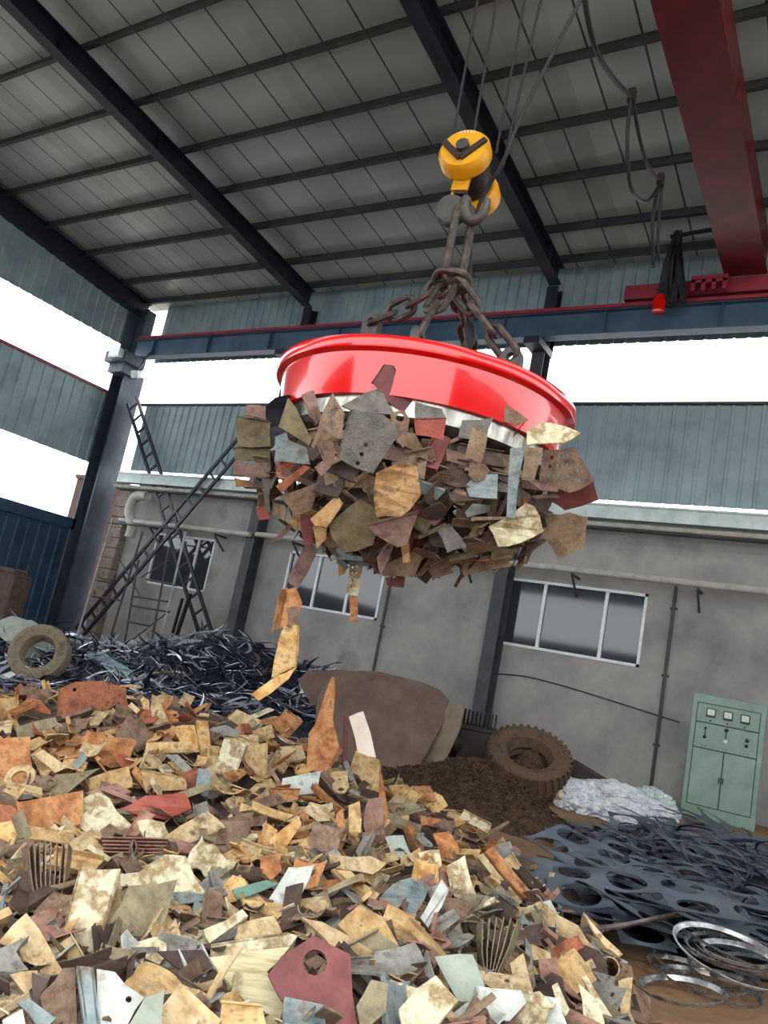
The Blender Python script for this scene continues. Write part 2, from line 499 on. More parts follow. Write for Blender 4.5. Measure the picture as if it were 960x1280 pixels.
# masonry wall with windows
WX = [(-18.95, -16.45, 2.5, 4.1), (-13.6, -10.45, 2.55, 4.05), (-7.1, -3.9, 2.5, 4.06)]
YM = 17.12
bm = NB()
xs = -20.35
for i, (a, b, z0, z1) in enumerate(WX + [(9, 9, 0, 0)]):
    box2(bm, (xs, YM, 0), (a, YM + .3, 5.75))
    if i < 3:
        box2(bm, (a, YM, 0), (b, YM + .3, z0)); box2(bm, (a, YM, z1), (b, YM + .3, 5.75))
    xs = b
structure(put('wall_back', bm, M['masonry']))
for i, (a, b, z0, z1) in enumerate(WX):
    t = empty('window_%d' % (i + 1), ((a + b) / 2, YM + .1, z0)); structure(t)
    bm = NB(); q = .06; y0, y1 = YM - .02, YM + .1
    box2(bm, (a, y0, z0), (b, y1, z0 + q)); box2(bm, (a, y0, z1 - q), (b, y1, z1))
    box2(bm, (a, y0, z0), (a + q, y1, z1)); box2(bm, (b - q, y0, z0), (b, y1, z1))
    cuts = [.29, .73] if i != 0 else [.72]
    if i == 1: cuts = [.33, .67]
    for c in cuts:
        xm = a + (b - a) * c; box2(bm, (xm - q * .6, y0 + .02, z0), (xm + q * .6, y1, z1))
    put('window_frame', bm, M['frame_white'], t)
    ed = [0] + cuts + [1]
    for e0, e1 in zip(ed, ed[1:]):
        bm = NB(); box2(bm, (a + (b - a) * e0, YM + .05, z0), (a + (b - a) * e1, YM + .058, z1)); put('pane', bm, M['glass'], t)
    bm = NB(); box2(bm, (a, YM + .28, z0), (b, YM + .3, z1)); put('window_back', bm, M['black'], t)  # black sheet standing in for the dark room behind the glass
# pilasters / conduits on the masonry
for px, lab in ((828, 'thin dark vertical pipe on the grey wall left of the green cabinet'), (472, 'thin dark vertical pipe on the grey wall above the brown sheets')):
    p = P(px, 870 if px > 800 else 810, 1, YM - .04)
    bm = NB(); tube(bm, [(p.x, YM - .04, .1), (p.x, YM - .04, 4.3)], .035)
    for z in (1, 2.4, 3.8): box2(bm, (p.x - .07, YM - .05, z), (p.x + .07, YM, z + .05))
    tag(put('wall_pipe', bm, M['steel_post'], smooth=True), lab, 'pipe', 'vertical pipes on the grey wall')
# gutter / lean-to edge
zg = P(560, 628, 1, 16.5).z
t = empty('eaves_gutter', (-6, 16.8, zg)); tag(t, 'pale metal gutter running below the ribbed cladding of the back wall', 'gutter')
bm = NB(); box2(bm, (-20.6, 16.4, zg - .12), (8.9, 16.66, zg + .16)); box2(bm, (-20.6, 16.36, zg + .16), (8.9, 16.68, zg + .2))
put('gutter_trough', bm, M['gutter'], t)
bm = NB(); box2(bm, (-20.6, 16.44, zg - .34), (8.9, 16.66, zg - .2)); put('soffit', bm, M['steel_post'], t)
bm = NB(); tube(bm, [(-20.6, 16.4, zg - .26), (8.9, 16.4, zg - .26)], .055); put('gutter_pipe', bm, M['pipe_white'], t, smooth=True)
# long pipe on brackets
for (a, b, lab) in (((150, 651), (313, 667), 'beige pipe on brackets over the left window'), ((660, 706), (952, 739), 'beige pipe on brackets over the three-pane window')):
    p = P(a[0], a[1], 1, 16.58); q = P(b[0], b[1], 1, 16.58)
    z = (p.z + q.z) / 2
    t = empty('service_pipe', (p.x, 16.58, z)); tag(t, lab, 'pipe', 'long beige pipes on the back wall')
    if a[0] > 600: p.x = -14.5; q.x = 8.8
    bm = NB(); tube(bm, [(p.x, 16.58, z), (q.x, 16.58, z)], .075, 12); put('pipe_run', bm, M['pipe_white'], t, smooth=True)
    n = max(2, int((q.x - p.x) / 2.5))
    for k in range(n):
        x = p.x + (k + .5) * (q.x - p.x) / n
        bm = NB(); bar(bm, (x, 16.58, z - .1), (x, 17.12, z - .1), .05, .05); bar(bm, (x, 16.60, z - .1), (x, 17.12, z - .5), .04, .04, up=V((1, 0, 0)))
        put('pipe_bracket', bm, M['steel_post'], t)
# left pier and elbow pipe at the end of the masonry wall
bm = NB()
for k in range(16):
    z = .0 + k * .34; j = random.Random(k).uniform(-.04, .04)
    box2(bm, (-20.95 + j, 16.85 + j, z), (-20.36 + j * .5, 17.4, z + .335))
tag(put('masonry_pier', bm, M['plaster_old'], bevel=.03), 'crumbling pale brick pier at the left end of the grey wall', 'pier')
p = P(163, 640, 1, 16.6)
bm = NB(); tube(bm, curve_pts([(p.x + .6, 16.6, p.z + .55), (p.x + .05, 16.6, p.z + .5), (p.x - .05, 16.6, p.z), (p.x + .25, 16.6, p.z - .45), (p.x + .25, 16.6, p.z - .8)], 5), .16, 12)
tag(put('elbow_pipe', bm, M['pipe_white'], smooth=True), 'stubby pale elbow pipe under the left end of the gutter', 'pipe')
# left wall
bm = NB(); corrugated(bm, (XL, 16.9), (XL, Y0), 6.05, 8.5, .38, .04, (1, 0, 0)); structure(put('wall_left_cladding', bm, M['clad']))
bm = NB(); box2(bm, (XL - .04, Y0, 8.48), (XL + .08, 16.9, 8.56)); structure(put('trim_2', bm, M['rail_red']))
bm = NB(); corrugated(bm, (XL, 16.9), (XL, Y0), 10.27, 0, .38, .04, (1, 0, 0), ztop=lambda p: roof_z(p.y) + .42); structure(put('wall_left_upper', bm, M['clad']))
bm = NB(); corrugated(bm, (XL, 16.3), (XL, Y0), 0, 3.9, .38, .05, (1, 0, 0)); structure(put('wall_left', bm, M['clad_blue']))
bm = NB(); box2(bm, (XL - .06, Y0, 3.75), (XL + .12, 16.35, 4.1)); structure(put('trim_3', bm, M['clad_blue']))
bm = NB(); corrugated(bm, (9, -2), (9, 17.3), 0, 3.9, .38, .04, (-1, 0, 0)); structure(put('wall_right_added', bm, M['clad_blue']))  # unseen right wall, added to darken what the drum reflects
bm = NB(); corrugated(bm, (9, -2), (9, 17.3), 6.05, 8.5, .38, .04, (-1, 0, 0)); structure(put('wall_right_added_cladding', bm, M['clad']))
bm = NB(); corrugated(bm, (9, -2), (9, 17.3), 10.27, 0, .38, .04, (-1, 0, 0), ztop=lambda p: roof_z(p.y) + .42); structure(put('wall_right_added_upper', bm, M['clad']))
bm = NB()  # unseen front wall, added to darken the held scrap and band the drum's reflections
for a, b in ((-22.1, -5.5), (4.5, 9)): corrugated(bm, (a, -2.0), (b, -2.0), 0, 3.9, .38, .04, (0, 1, 0))
structure(put('wall_front_added', bm, M['clad_blue']))
bm = NB(); corrugated(bm, (-22.1, -2.0), (9, -2.0), 6.05, 8.5, .38, .04, (0, 1, 0)); structure(put('wall_front_added_cladding', bm, M['clad']))
bm = NB(); corrugated(bm, (-22.1, -2.0), (9, -2.0), 10.27, 0, .38, .04, (0, 1, 0), ztop=lambda p: roof_z(-2) + .42); structure(put('wall_front_added_upper', bm, M['clad']))
# outside things seen through the gaps
a = P(97, 598, 0, -27); b = P(163, 690, 0, -27)
bm = NB(); box2(bm, (-27, a.y, 0), (-25.2, a.y + 3, a.z)); box2(bm, (-27.05, a.y - .08, a.z), (-25.1, a.y + 3.1, a.z + .15))
tag(put('brick_building', bm, M['brick']), 'dark brick building outside, seen between the fence and the corner column', 'building')
bm = NB(); corrugated(bm, (-24.8, 20), (-19.5, 20), 0, P(135, 696, 1, 20).z, .3, .04, (0, -1, 0)); tag(put('outer_fence', bm, M['clad_low']), 'blue sheet fence outside, seen through the gap beside the brick pier', 'fence')
# lattice braces
def lattice(name, a, b, w_, lab, off):
    a, b = V(a), V(b)
    d = (b - a).normalized(); s = V((0, 1, 0)).cross(d).normalized() * (w_ / 2)
    t = empty(name, a if a.z < b.z else b); tag(t, lab, 'brace', 'crossed lattice braces by the corner column')
    for q in (-1, 1):
        bm = NB(); bar(bm, a + s * q, b + s * q, .09, .07, up=V((0, 1, 0))); put('rail', bm, M['steel_dark'], t)
    n = int((b - a).length / .52)
    for k in range(n):
        p = a + (b - a) * ((k + .5) / n)
        bm = NB(); bar(bm, p - s, p + s, .06, .05, up=V((0, 1, 0))); put('rung', bm, M['steel_dark'], t)
pa = P(165, 500, 1, 16.55); pb = P(258, 795, 1, 16.55)
lattice('lattice_brace', pa, pb, .42, 'dark ladder-like brace sloping down right from the corner column', 0)
pa = P(330, 520, 1, 16.3); pb = P(98, 792, 1, 16.3)
lattice('lattice_brace', pa, pb, .42, 'dark ladder-like brace rising right from the foot of the corner column', 0)
# scaffold frame in front of the left window
def sp(px, py, y=15.6): return P(px, py, 1, y)
t = empty('scaffold_tower', sp(150, 800)); tag(t, 'rusty tubular scaffold frame standing in front of the left window', 'scaffold')
def toz(a, b):
    p, q = sp(*a), sp(*b)
    return p + (q - p) * ((p.z - .02) / (p.z - q.z))
for a, b in (((141, 648), (97, 792)), ((178, 665), (137, 800)), ((211, 685), (190, 800)), ((232, 665), (202, 795)), ((173, 700), (158, 790))):
    bm = NB(); tube(bm, [sp(*a), toz(a, b)], .03); put('upright', bm, M['pipe_white'] if a[0] in (141, 232) else M['steel_post'], t, smooth=True)
for a, b in (((133, 653), (232, 662)), ((115, 745), (152, 751)), ((165, 745), (210, 752)), ((165, 757), (212, 765)), ((160, 777), (186, 782)), ((120, 725), (140, 728)), ((183, 724), (221, 732))):
    bm = NB(); tube(bm, [sp(*a), sp(*b)], .028); put('crossbar', bm, M['steel_post'], t, smooth=True)
for a, b in (((165, 800), (210, 765)), ((176, 722), (212, 700)), ((150, 700), (175, 745))):
    bm = NB(); tube(bm, [sp(*a), sp(*b)], .02); put('diagonal', bm, M['steel_post'], t, smooth=True)
# plank leaning
bm = NB(); bar(bm, sp(238, 742, 16.2), V((sp(222, 800, 16.2).x - .2, 16.2, 0.05)), .12, .05); bar(bm, sp(228, 748, 16.2), V((sp(218, 800, 16.2).x - .2, 16.2, 0.05)), .08, .05)
tag(put('leaning_board', bm, M['machine']), 'dark boards leaning on the wall right of the scaffold frame', 'board')
# junction box and floodlight on the corner column
p = P(168, 440, 1, 15.7); p = V((-21.3, 15.67, 9.6))
bm = NB(); box(bm, p, (.55, .18, .3)); box(bm, p + V((0, -.1, 0)), (.5, .02, .25)); tag(put('junction_box', bm, M['gutter'], bevel=.01), 'pale grey electrical box on the bracket of the corner column', 'electrical box')
p = P(170, 468, 1, 15.9)
t = empty('floodlight', p + V((0, 0, .2))); tag(t, 'small pale floodlight under the electrical box on the corner column', 'floodlight')
bm = NB(); box(bm, p, (.3, .16, .24), Matrix.Rotation(.4, 3, 'X')); put('lamp_head', bm, M['gutter'], t, bevel=.01)
bm = NB(); bar(bm, p + V((0, 0, .1)), p + V((-.1, .4, .95)), .04, .04); put('mounting_arm', bm, M['steel_dark'], t)
# slack wire on the back wall
pts = [P(x, y, 1, YM - .03) for x, y in ((618, 842), (660, 846), (720, 862), (790, 884), (850, 903))]
bm = NB(); tube(bm, curve_pts(pts, 5), .012, 6); tag(put('slack_cable', bm, M['cable'], smooth=True), 'thin dark cable sagging across the grey wall below the three-pane window', 'cable')

# ================================================================== THE CRANE
t = empty('crane_girder', (-2.6, 9, 10.9)); tag(t, 'large red box girder of the overhead crane at upper right', 'crane girder')
bm = NB(); box2(bm, (-2.95, Y0, 10.9), (-2.22, 16.9, 12.0) if False else (-2.22, 16.2, 11.75))
box2(bm, (-3.0, Y0, 10.88), (-2.17, 16.2, 10.91))
put('box_section', bm, M['crane_red'], t)
bm = NB()
box2(bm, (-5.1, 16.25, zt + .16), (-.4, 16.65, zt + .5)); put('end_carriage', bm, M['rail_red'], t)
for x in (-4.7, -.8):
    bm = NB(); lathe(bm, [(0, -.08), (.2, -.08), (.2, .08), (0, .08)], (x, 16.45, zt + .29), 20, V((0, 1, 0))); put('wheel', bm, M['machine'], t, smooth=True)
bm = NB()
a = P(868, 352, 1, 16.1); b = P(905, 368, 1, 16.1)
for k in range(4):
    xx = a.x + (b.x - a.x) * k / 3
    box2(bm, (xx - .04, 16.0, zt + .12), (xx + .04, 16.2, a.z))
box2(bm, (a.x - .05, 16.0, a.z), (b.x + .05, 16.2, a.z + .08)); box2(bm, (a.x - .05, 16.0, zt + .3), (b.x + .05, 16.2, zt + .37))
put('guard_rail', bm, M['rail_red'], t)
bm = NB(); a = P(838, 296, 1, 16.0); b = P(896, 286, 1, 16.0); bar(bm, a, b, .07, .07); bar(bm, P(850, 296, 1, 16.0), P(838, 385, 1, 16.0), .07, .07)
put('bracket_arm', bm, M['steel_dark'], t)
# cable bundle by the end carriage
t = empty('cable_bundle', P(842, 380, 1, 15.9)); tag(t, 'dark bundle of looped cables hanging beside the end of the red girder', 'cable bundle')
rr = random.Random(5)
for k in range(14):
    x0 = 848 + rr.uniform(-4, 4); y0 = 292 + rr.uniform(-4, 8); w_ = rr.uniform(-14, 16)
    pts = [P(x0, y0, 1, 15.9 + rr.uniform(-.2, .2)), P(x0 + w_ * .5 - 6, 320, 1, 15.9 + rr.uniform(-.2, .2)), P(x0 + w_ - 10, 355, 1, 15.9), P(x0 + w_ - 10 + rr.uniform(-5, 5), 378, 1, 15.9)]
    bm = NB(); tube(bm, curve_pts(pts, 5), rr.choice([.03, .045, .06]), 6); put('loop', bm, M['cable'], t, smooth=True)
bm = NB(); p = P(824, 378, 1, 15.9); lathe(bm, [(0, -.22), (.13, -.22), (.15, 0), (.1, .16), (0, .2)], p, 16)
tag(put('warning_lamp', bm, M['magnet_red'], smooth=True), 'small red lamp at the foot of the hanging cable bundle', 'lamp')
# festoon cable
def fp(px, py): return P(px, py, 0, -3.25)
t = empty('festoon_cable', fp(790, 120)); tag(t, 'black festoon cable looping down left of the red girder', 'cable')
for pts in ([(729, -60), (731, 0), (745, 62), (768, 100), (790, 122)], [(789, 118), (784, 175), (789, 235), (808, 252), (824, 232), (826, 224)], [(790, 118), (800, 175), (812, 212), (827, 226)],
            [(826, 224), (816, 270), (817, 335)], [(828, 224), (822, 300), (824, 325)]):
    bm = NB(); tube(bm, curve_pts([fp(*p) for p in pts], 7), .035 if pts[0][0] < 780 else .028, 8); put('cable_loop', bm, M['cable'], t, smooth=True)
for p in ((790, 120), (826, 225)):
    bm = NB(); box(bm, fp(*p), (.1, .1, .2)); put('cable_clamp', bm, M['machine'], t)
# hoist under the girder (above the frame)
t = empty('hoist_trolley', (-2.6, 4.6, 10.0)); tag(t, 'grey hoist trolley under the red girder carrying the wire ropes', 'hoist')
bm = NB(); lathe(bm, [(0, -.7), (.3, -.7), (.3, .7), (0, .7)], (-2.6, 4.6, 10.35), 24, V((1, .3, 0))); put('drum', bm, M['hook'], t, smooth=True)
bm = NB(); box2(bm, (-3.1, 4.3, 10.6), (-2.1, 4.9, 10.88)); put('carriage', bm, M['crane_red'], t)
# ================================================================== THE LIFTING MAGNET
MC = V((-2.72, 4.53, 3.50)); MR = 1.05
t = empty('lifting_magnet', MC); tag(t, 'large round glossy red lifting magnet hanging on chains and holding scrap', 'magnet')
bm = NB()
H1 = -.33
lathe(bm, [(0, .14), (.45, .14), (.8, .06), (1.0, .0), (MR, 0.0), (MR + .005, -.035), (MR - .005, -.07), (MR - .045, -.085), (MR - .05, -.12), (MR - .085, H1 + .03), (MR - .09, H1), (MR - .14, H1), (0, H1)], MC, 96)
put('drum', bm, M['magnet_red'], t, smooth=True)
bm = NB()
lathe(bm, [(MR - .36, H1 + .01), (MR - .13, H1 + .01), (MR - .14, H1 - .10), (MR - .18, H1 - .12), (MR - .36, H1 - .10)], MC, 96)
put('pole_ring', bm, M['ring_steel'], t, smooth=True)
bm = NB(); lathe(bm, [(0, H1 - .02), (MR - .37, H1 - .02), (MR - .37, H1 - .07), (0, H1 - .07)], MC, 64); put('coil_cover', bm, M['machine'], t)
# apex of the sling on the hook axis
def ax(px, py): return P(px, py, 1, MC.y)
APEX = ax(566, 348)
LUG = {'left': P(466, 402, 1, MC.y + .05), 'front': P(522, 420, 1, MC.y - .45), 'right': P(640, 446, 1, MC.y + .05), 'rear': P(588, 432, 1, MC.y + .55)}
for k, p in LUG.items():
    bm = NB()
    base = V((p.x, p.y, MC.z + .05))
    hgt = max(p.z - base.z + .06, .12)
    side = (V((p.x, p.y, 0)) - V((MC.x, MC.y, 0))).normalized()
    th = V((0, 0, 1)).cross(side) * .03
    pts = [base - side * .1, base + side * .1] + [base + V((0, 0, hgt - .07)) + side * .075 * math.cos(q) + V((0, 0, .075 * math.sin(q))) for q in [i * math.pi / 8 for i in range(9)]]
    hole = [base + V((0, 0, hgt - .07)) + side * .032 * math.cos(q) + V((0, 0, .032 * math.sin(q))) for q in [i * math.pi / 5 for i in range(10)]]
    extrude_poly(bm, [q - th for q in pts], [[q - th for q in hole]], th * 2)
    put('lifting_lug', bm, M['hook'], t)
def link(bm, c, d, nrm, L, W, r):
    c, d = V(c), V(d).normalized()
    s = V(nrm).cross(d).normalized()
    pts = []
    h = L / 2 - W / 2
    for i in range(9): a = -math.pi / 2 + i * math.pi / 8; pts.append(c + d * (h + W / 2 * math.cos(a)) + s * (W / 2 * math.sin(a)))
    for i in range(9): a = math.pi / 2 + i * math.pi / 8; pts.append(c + d * (-h + W / 2 * math.cos(a)) + s * (W / 2 * math.sin(a)))
    tube(bm, pts, r, 8, closed=True)
def chain(a, b, n, lab, W=.085, r=.02, sag=.0, r0=0):
    a, b = V(a), V(b)
    t = empty('sling_chain', a); tag(t, lab, 'chain', 'sling chains of the magnet')
    pts = [a + (b - a) * (i / n) + V((0, 0, -sag * math.sin(math.pi * i / n))) for i in range(n + 1)]
    view = (EYE - a).normalized()
    for i in range(n):
        d = (pts[i + 1] - pts[i])
        s = view if (i + r0) % 2 == 0 else view.cross(d.normalized())
        s = (s + d.cross(view).normalized() * .35).normalized()
        s = (s - d.normalized() * s.dot(d.normalized())).normalized()
        bm = NB(); link(bm, (pts[i] + pts[i + 1]) / 2, d, s, d.length + 2.6 * r, W, r); put('chain_link', bm, M['chain'], t, smooth=True)
chain(APEX, LUG['left'], 4, 'dark heavy chain running left from the hook to the magnet', .13, .024, .03)
chain(APEX + V((-.03, 0, -.05)), LUG['front'], 2, 'dark heavy chain dropping forward from the hook to the near magnet lug', .13, .026)
chain(APEX + V((.03, 0, -.05)), LUG['right'], 3, 'dark heavy chain running right from the hook to the magnet', .12, .026)
chain(APEX + V((0, .05, -.05)), LUG['rear'], 3, 'dark heavy chain dropping to the far lug of the magnet', .1, .022)
# master link
t = empty('master_link', APEX); tag(t, 'long steel master link hanging from the grey hook above the chains', 'chain link')
bm = NB(); a = ax(582, 262); link(bm, (a + APEX) / 2, a - APEX, (EYE - APEX) + V((.8, 0, 0)) * 3, (a - APEX).length + .06, .13, .03); put('long_link', bm, M['chain'], t, smooth=True)
bm = NB(); link(bm, APEX + V((0, 0, -.02)), V((1, .2, -.1)), V((0, .6, 1)), .26, .16, .028); put('joining_link', bm, M['chain'], t, smooth=True)
# hook block
C1 = ax(581, 192); C2 = ax(606, 218) + V((.0, .10, .0))
axis = (C2 + FW * .62 - C1).normalized()
t = empty('hook_block', C1 + V((0, 0, -.3))); tag(t, 'yellow hook block with two round sheave covers hanging from wire ropes', 'hook block')
def disc(c, R, th, nm, ribs=True):
    bm = NB(); lathe(bm, [(0, -th * .5), (R * .86, -th * .5), (R, -th * .2), (R, th * .5), (0, th * .5)], c, 40, axis); put(nm, bm, M['yellow'], t, smooth=True)
R1 = 33 / F_PX * (C1 - EYE).dot(FW)
disc(C1, R1, .12, 'sheave_cover')
disc(C1 + axis * .42, R1 * .98, .14, 'sheave_cover')
x, y_, d = frame_of(axis)
# V shaped ribs on the near cover
vdir = (V((0, 0, 1)) - axis * axis.z).normalized(); sdir = axis.cross(vdir)
for s in (-1, 1):
    bm = NB(); a = C1 - axis * .07 - vdir * R1 * .55; b = C1 - axis * .07 + vdir * R1 * .30 + sdir * s * R1 * .82
    bar(bm, a, b, .045, .02, up=axis); put('cover_rib', bm, M['machine'], t)
bm = NB(); lathe(bm, [(0, -.1), (.05, -.1), (.05, .6), (0, .6)], C1, 16, axis); put('sheave_pin', bm, M['hook'], t, smooth=True)
bm = NB(); lathe(bm, [(.02, .07), (R1 * .8, .07), (R1 * .7, .12), (R1 * .8, .17), (R1 * .8, .20), (R1 * .7, .25), (R1 * .8, .32), (.02, .32)], C1, 32, axis); put('sheave', bm, M['machine'], t, smooth=True)
mid = C1 + axis * .21
for q in (.08, .34):
    bm = NB(); a = C1 + axis * q; bar(bm, a - vdir * .02, a - vdir * (R1 + .08), .13, .02, up=axis); put('side_plate', bm, M['yellow'], t)
bm = NB(); c = mid - vdir * (R1 + .06); bar(bm, c - axis * .13, c + axis * .13, .08, .09, up=vdir); put('crosshead', bm, M['machine'], t, bevel=.01)
# small printed mark plate on the near cover: light characters too faint to read
bm = NB()
for k in range(5):
    a = 1.2 + k * .17
    c = C1 - axis * .061 + (sdir * math.cos(a) + vdir * math.sin(a)) * R1 * .78
    bar(bm, c - vdir * .012, c + vdir * .012, .008, .004, up=axis); 
    if k % 2: bar(bm, c - sdir * .009, c + sdir * .009, .007, .004, up=axis)
put('faint_lettering', bm, M['dial'], t)
# hook with two horns
hc = ax(580, 262)
t = empty('crane_hook', hc); tag(t, 'grey forged double hook between the yellow block and the long link', 'hook')
sd = V((1, .1, 0)).normalized()
bm = NB()
top = mid - vdir * (R1 + .06)
tube(bm, [top, hc + V((0, 0, .07)), hc + V((0, 0, -.02))], .04, 10, radii=[.035, .045, .05]); put('shank', bm, M['hook'], t, smooth=True)
for s in (-1, 1):
    bm = NB()
    pts = [hc + V((0, 0, .0)), hc + sd * s * .05 + V((0, 0, -.08)), hc + sd * s * .12 + V((0, 0, -.09)), hc + sd * s * .17 + V((0, 0, -.02)), hc + sd * s * .165 + V((0, 0, .07))]
    tube(bm, curve_pts(pts, 4), .04, 10, radii=None if False else [.055 - .03 * (i / 16) for i in range(17)]); put('horn', bm, M['hook'], t, smooth=True)
bm = NB(); lathe(bm, [(0, -.03), (.11, -.03), (.12, 0), (.11, .03), (0, .03)], hc + sd * -.1 + V((0, 0, -.0)), 28, V((.5, -1, -.1))); put('latch_disc', bm, M['hook'], t, smooth=True)
# wire ropes
ri = 0
for (a, b, side, lab) in (((563, 168), (597, 0), -1, 'leftmost wire rope rising from the yellow hook block'), ((590, 160), (621, 0), -.3, 'second wire rope from the left above the yellow hook block'),
                          ((620, 172), (656, 0), .5, 'third wire rope from the left above the yellow hook block'), ((628, 190), (676, 0), 1, 'fourth wire rope from the left above the yellow hook block')):
    dep = MC.y + (.0 if side < 0 else .16)
    p = P(a[0], a[1] + 20, 1, dep); q = P(b[0], b[1], 1, dep)
    top_ = p + (q - p) * ((10.35 - p.z) / (q.z - p.z))
    bm = NB(); tube(bm, [p, top_], .011, 8); tag(put('wire_rope', bm, M['rope'], smooth=True), lab, 'wire rope', 'wire ropes of the hook block')
p = [P(726, 0, 1, MC.y + .1), P(684, 80, 1, MC.y + .1), P(645, 160, 1, MC.y + .1), P(632, 195, 1, MC.y + .1), P(600, 255, 1, MC.y + .22), P(589, 300, 1, MC.y + .22), P(588, 360, 1, MC.y + .2), P(587, 405, 1, MC.y + .15)]
p = [p[0] + (p[0] - p[1]) * 3.2] + p
t = empty('magnet_cable', p[-1]); tag(t, 'black electric cable slanting down past the hook block to the magnet', 'cable')
bm = NB(); tube(bm, curve_pts(p, 5), .015, 8); put('cable_run', bm, M['cable'], t, smooth=True)
bm = NB(); tube(bm, [P(587, 395, 1, MC.y + .15), P(587, 410, 1, MC.y + .15), P(588, 425, 1, MC.y + .15), P(588, 436, 1, MC.y + .15)], .03, 10, radii=[.018, .045, .04, .012]); put('cable_plug', bm, M['cable'], t, smooth=True)
# ================================================================== HEAPS AND THINGS ON THE FLOOR
def smooth(a, b, x):
    t = max(0, min(1, (x - a) / (b - a))); return t * t * (3 - 2 * t)
FOOT = [(-12, 5.6), (-9.2, 7.2), (-6.8, 8.4), (-4.4, 8.9), (-2.75, 8.0), (-1.95, 7.2), (-1.35, 6.1), (-.80, 5.1), (-.33, 3.9), (.05, 2.7), (.1, 1.2), (-1.0, .2), (-4, -.6), (-12, -1)]
def inside_dist(x, y):
    ins = False; best = 1e9
    n = len(FOOT)
    for i in range(n):
        x1, y1 = FOOT[i]; x2, y2 = FOOT[(i + 1) % n]
        if (y1 > y) != (y2 > y) and x < (x2 - x1) * (y - y1) / (y2 - y1) + x1: ins = not ins
        dx, dy = x2 - x1, y2 - y1
        t = max(0, min(1, ((x - x1) * dx + (y - y1) * dy) / (dx * dx + dy * dy)))
        best = min(best, math.hypot(x - x1 - t * dx, y - y1 - t * dy))
    return best if ins else -best
def gauss(x, y, cx, cy, rx, ry, a=0):
    dx, dy = x - cx, y - cy
    c, s = math.cos(a), math.sin(a)
    u, v = (dx * c + dy * s) / rx, (-dx * s + dy * c) / ry
    return math.exp(-(u * u + v * v))
def H(x, y):
    d = inside_dist(x, y)
    if d < 0: return -.05
    cap = .40 + .62 * gauss(x, y, -5.3, 5.9, 2.2, 1.5, .3) + .16 * gauss(x, y, -2.6, 4.2, 1.2, 1.0) + .10 * gauss(x, y, -1.2, 3.0, .7, .9) + .04 * gauss(x, y, -8.5, 6.3, 2.4, 1.8)
    h = cap * (1 - math.exp(-d * .95 / cap))
    return h + .05 * noise.noise(V((x * 1.7, y * 1.7, 3))) + .03 * noise.noise(V((x * 4, y * 4, 7)))
def surf(px, py, fn=None, lift=0.0):
    fn = fn or H
    d = ray(px, py).normalized()
    t = .9
    while t < 22:
        p = EYE + d * t
        if p.z < 0: return None
        if p.z - lift < fn(p.x, p.y): return p
        t += .03
    return None
def heap_mesh(bm, x0, x1, y0, y1, n, m_, fn):
    g = {}
    for i in range(n + 1):
        for j in range(m_ + 1):
            x = x0 + (x1 - x0) * i / n; y = y0 + (y1 - y0) * j / m_
            g[i, j] = bm.verts.new((x, y, fn(x, y)))
    for i in range(n):
        for j in range(m_):
            q = [g[i, j], g[i + 1, j], g[i + 1, j + 1], g[i, j + 1]]
            if max(v.co.z for v in q) > -.04: bm.faces.new(q)
    for v in [v for v in bm.verts if not v.link_faces]: bm.verts.remove(v)

# scrap paints and rusts
def scrap(name, cols, rough=.75, scale=9, bump=.35, metal=0, vary=.16, grime=.6, gcol=(74, 50, 36)):
    m = noisy(name, cols, scale, rough, metal, bump, bscale=scale * 6, vary=vary, detail=10, coord='Object')
    nt = m.node_tree; N, Lk = nt.nodes, nt.links; p = N['Principled BSDF']
    src = p.inputs['Base Color'].links[0].from_socket
    mp = next(n for n in N if n.type == 'MAPPING')
    st = N.new('ShaderNodeMapping'); st.inputs['Scale'].default_value = (3.2, 15, 9); Lk.new(mp.outputs[0], st.inputs['Vector'])
    fac = None
    for vec, sc_, lo, hi in ((st.outputs[0], 1.6, .50, .72), (mp.outputs[0], 26, .54, .70)):
        n = N.new('ShaderNodeTexNoise'); n.inputs['Scale'].default_value = sc_; n.inputs['Detail'].default_value = 7; n.inputs['Roughness'].default_value = .65
        Lk.new(vec, n.inputs['Vector'])
        r = N.new('ShaderNodeMapRange'); r.inputs['From Min'].default_value = lo; r.inputs['From Max'].default_value = hi; Lk.new(n.outputs['Fac'], r.inputs[0])
        if fac is None: fac = r.outputs[0]
        else:
            mx = N.new('ShaderNodeMath'); mx.operation = 'MAXIMUM'; Lk.new(fac, mx.inputs[0]); Lk.new(r.outputs[0], mx.inputs[1]); fac = mx.outputs[0]
    g = N.new('ShaderNodeMath'); g.operation = 'MULTIPLY'; g.inputs[1].default_value = grime; Lk.new(fac, g.inputs[0])
    mix = N.new('ShaderNodeMix'); mix.data_type = 'RGBA'; mix.inputs['B'].default_value = S(gcol)
    Lk.new(g.outputs[0], mix.inputs['Factor']); Lk.new(src, mix.inputs['A']); Lk.new(mix.outputs['Result'], p.inputs['Base Color'])
    M[name] = m
scrap('rust orange', [(132, 78, 44), (178, 114, 66), (198, 142, 92), (112, 66, 40)])
scrap('rust red', [(122, 66, 44), (156, 88, 58), (172, 104, 72), (106, 58, 42)])
scrap('ochre', [(156, 118, 72), (190, 152, 100), (208, 176, 126), (134, 98, 60)])
scrap('tan', [(150, 122, 86), (190, 160, 116), (206, 182, 142), (120, 94, 66)])
scrap('cream', [(196, 182, 144), (222, 212, 180), (150, 124, 86), (208, 198, 160)], vary=.08, grime=.5, gcol=(112, 84, 56))
scrap('pale pink', [(232, 208, 188), (240, 222, 206)], vary=.03, bump=.1, grime=.12)
scrap('brown', [(92, 70, 58), (122, 96, 78), (142, 116, 94), (78, 58, 50)])
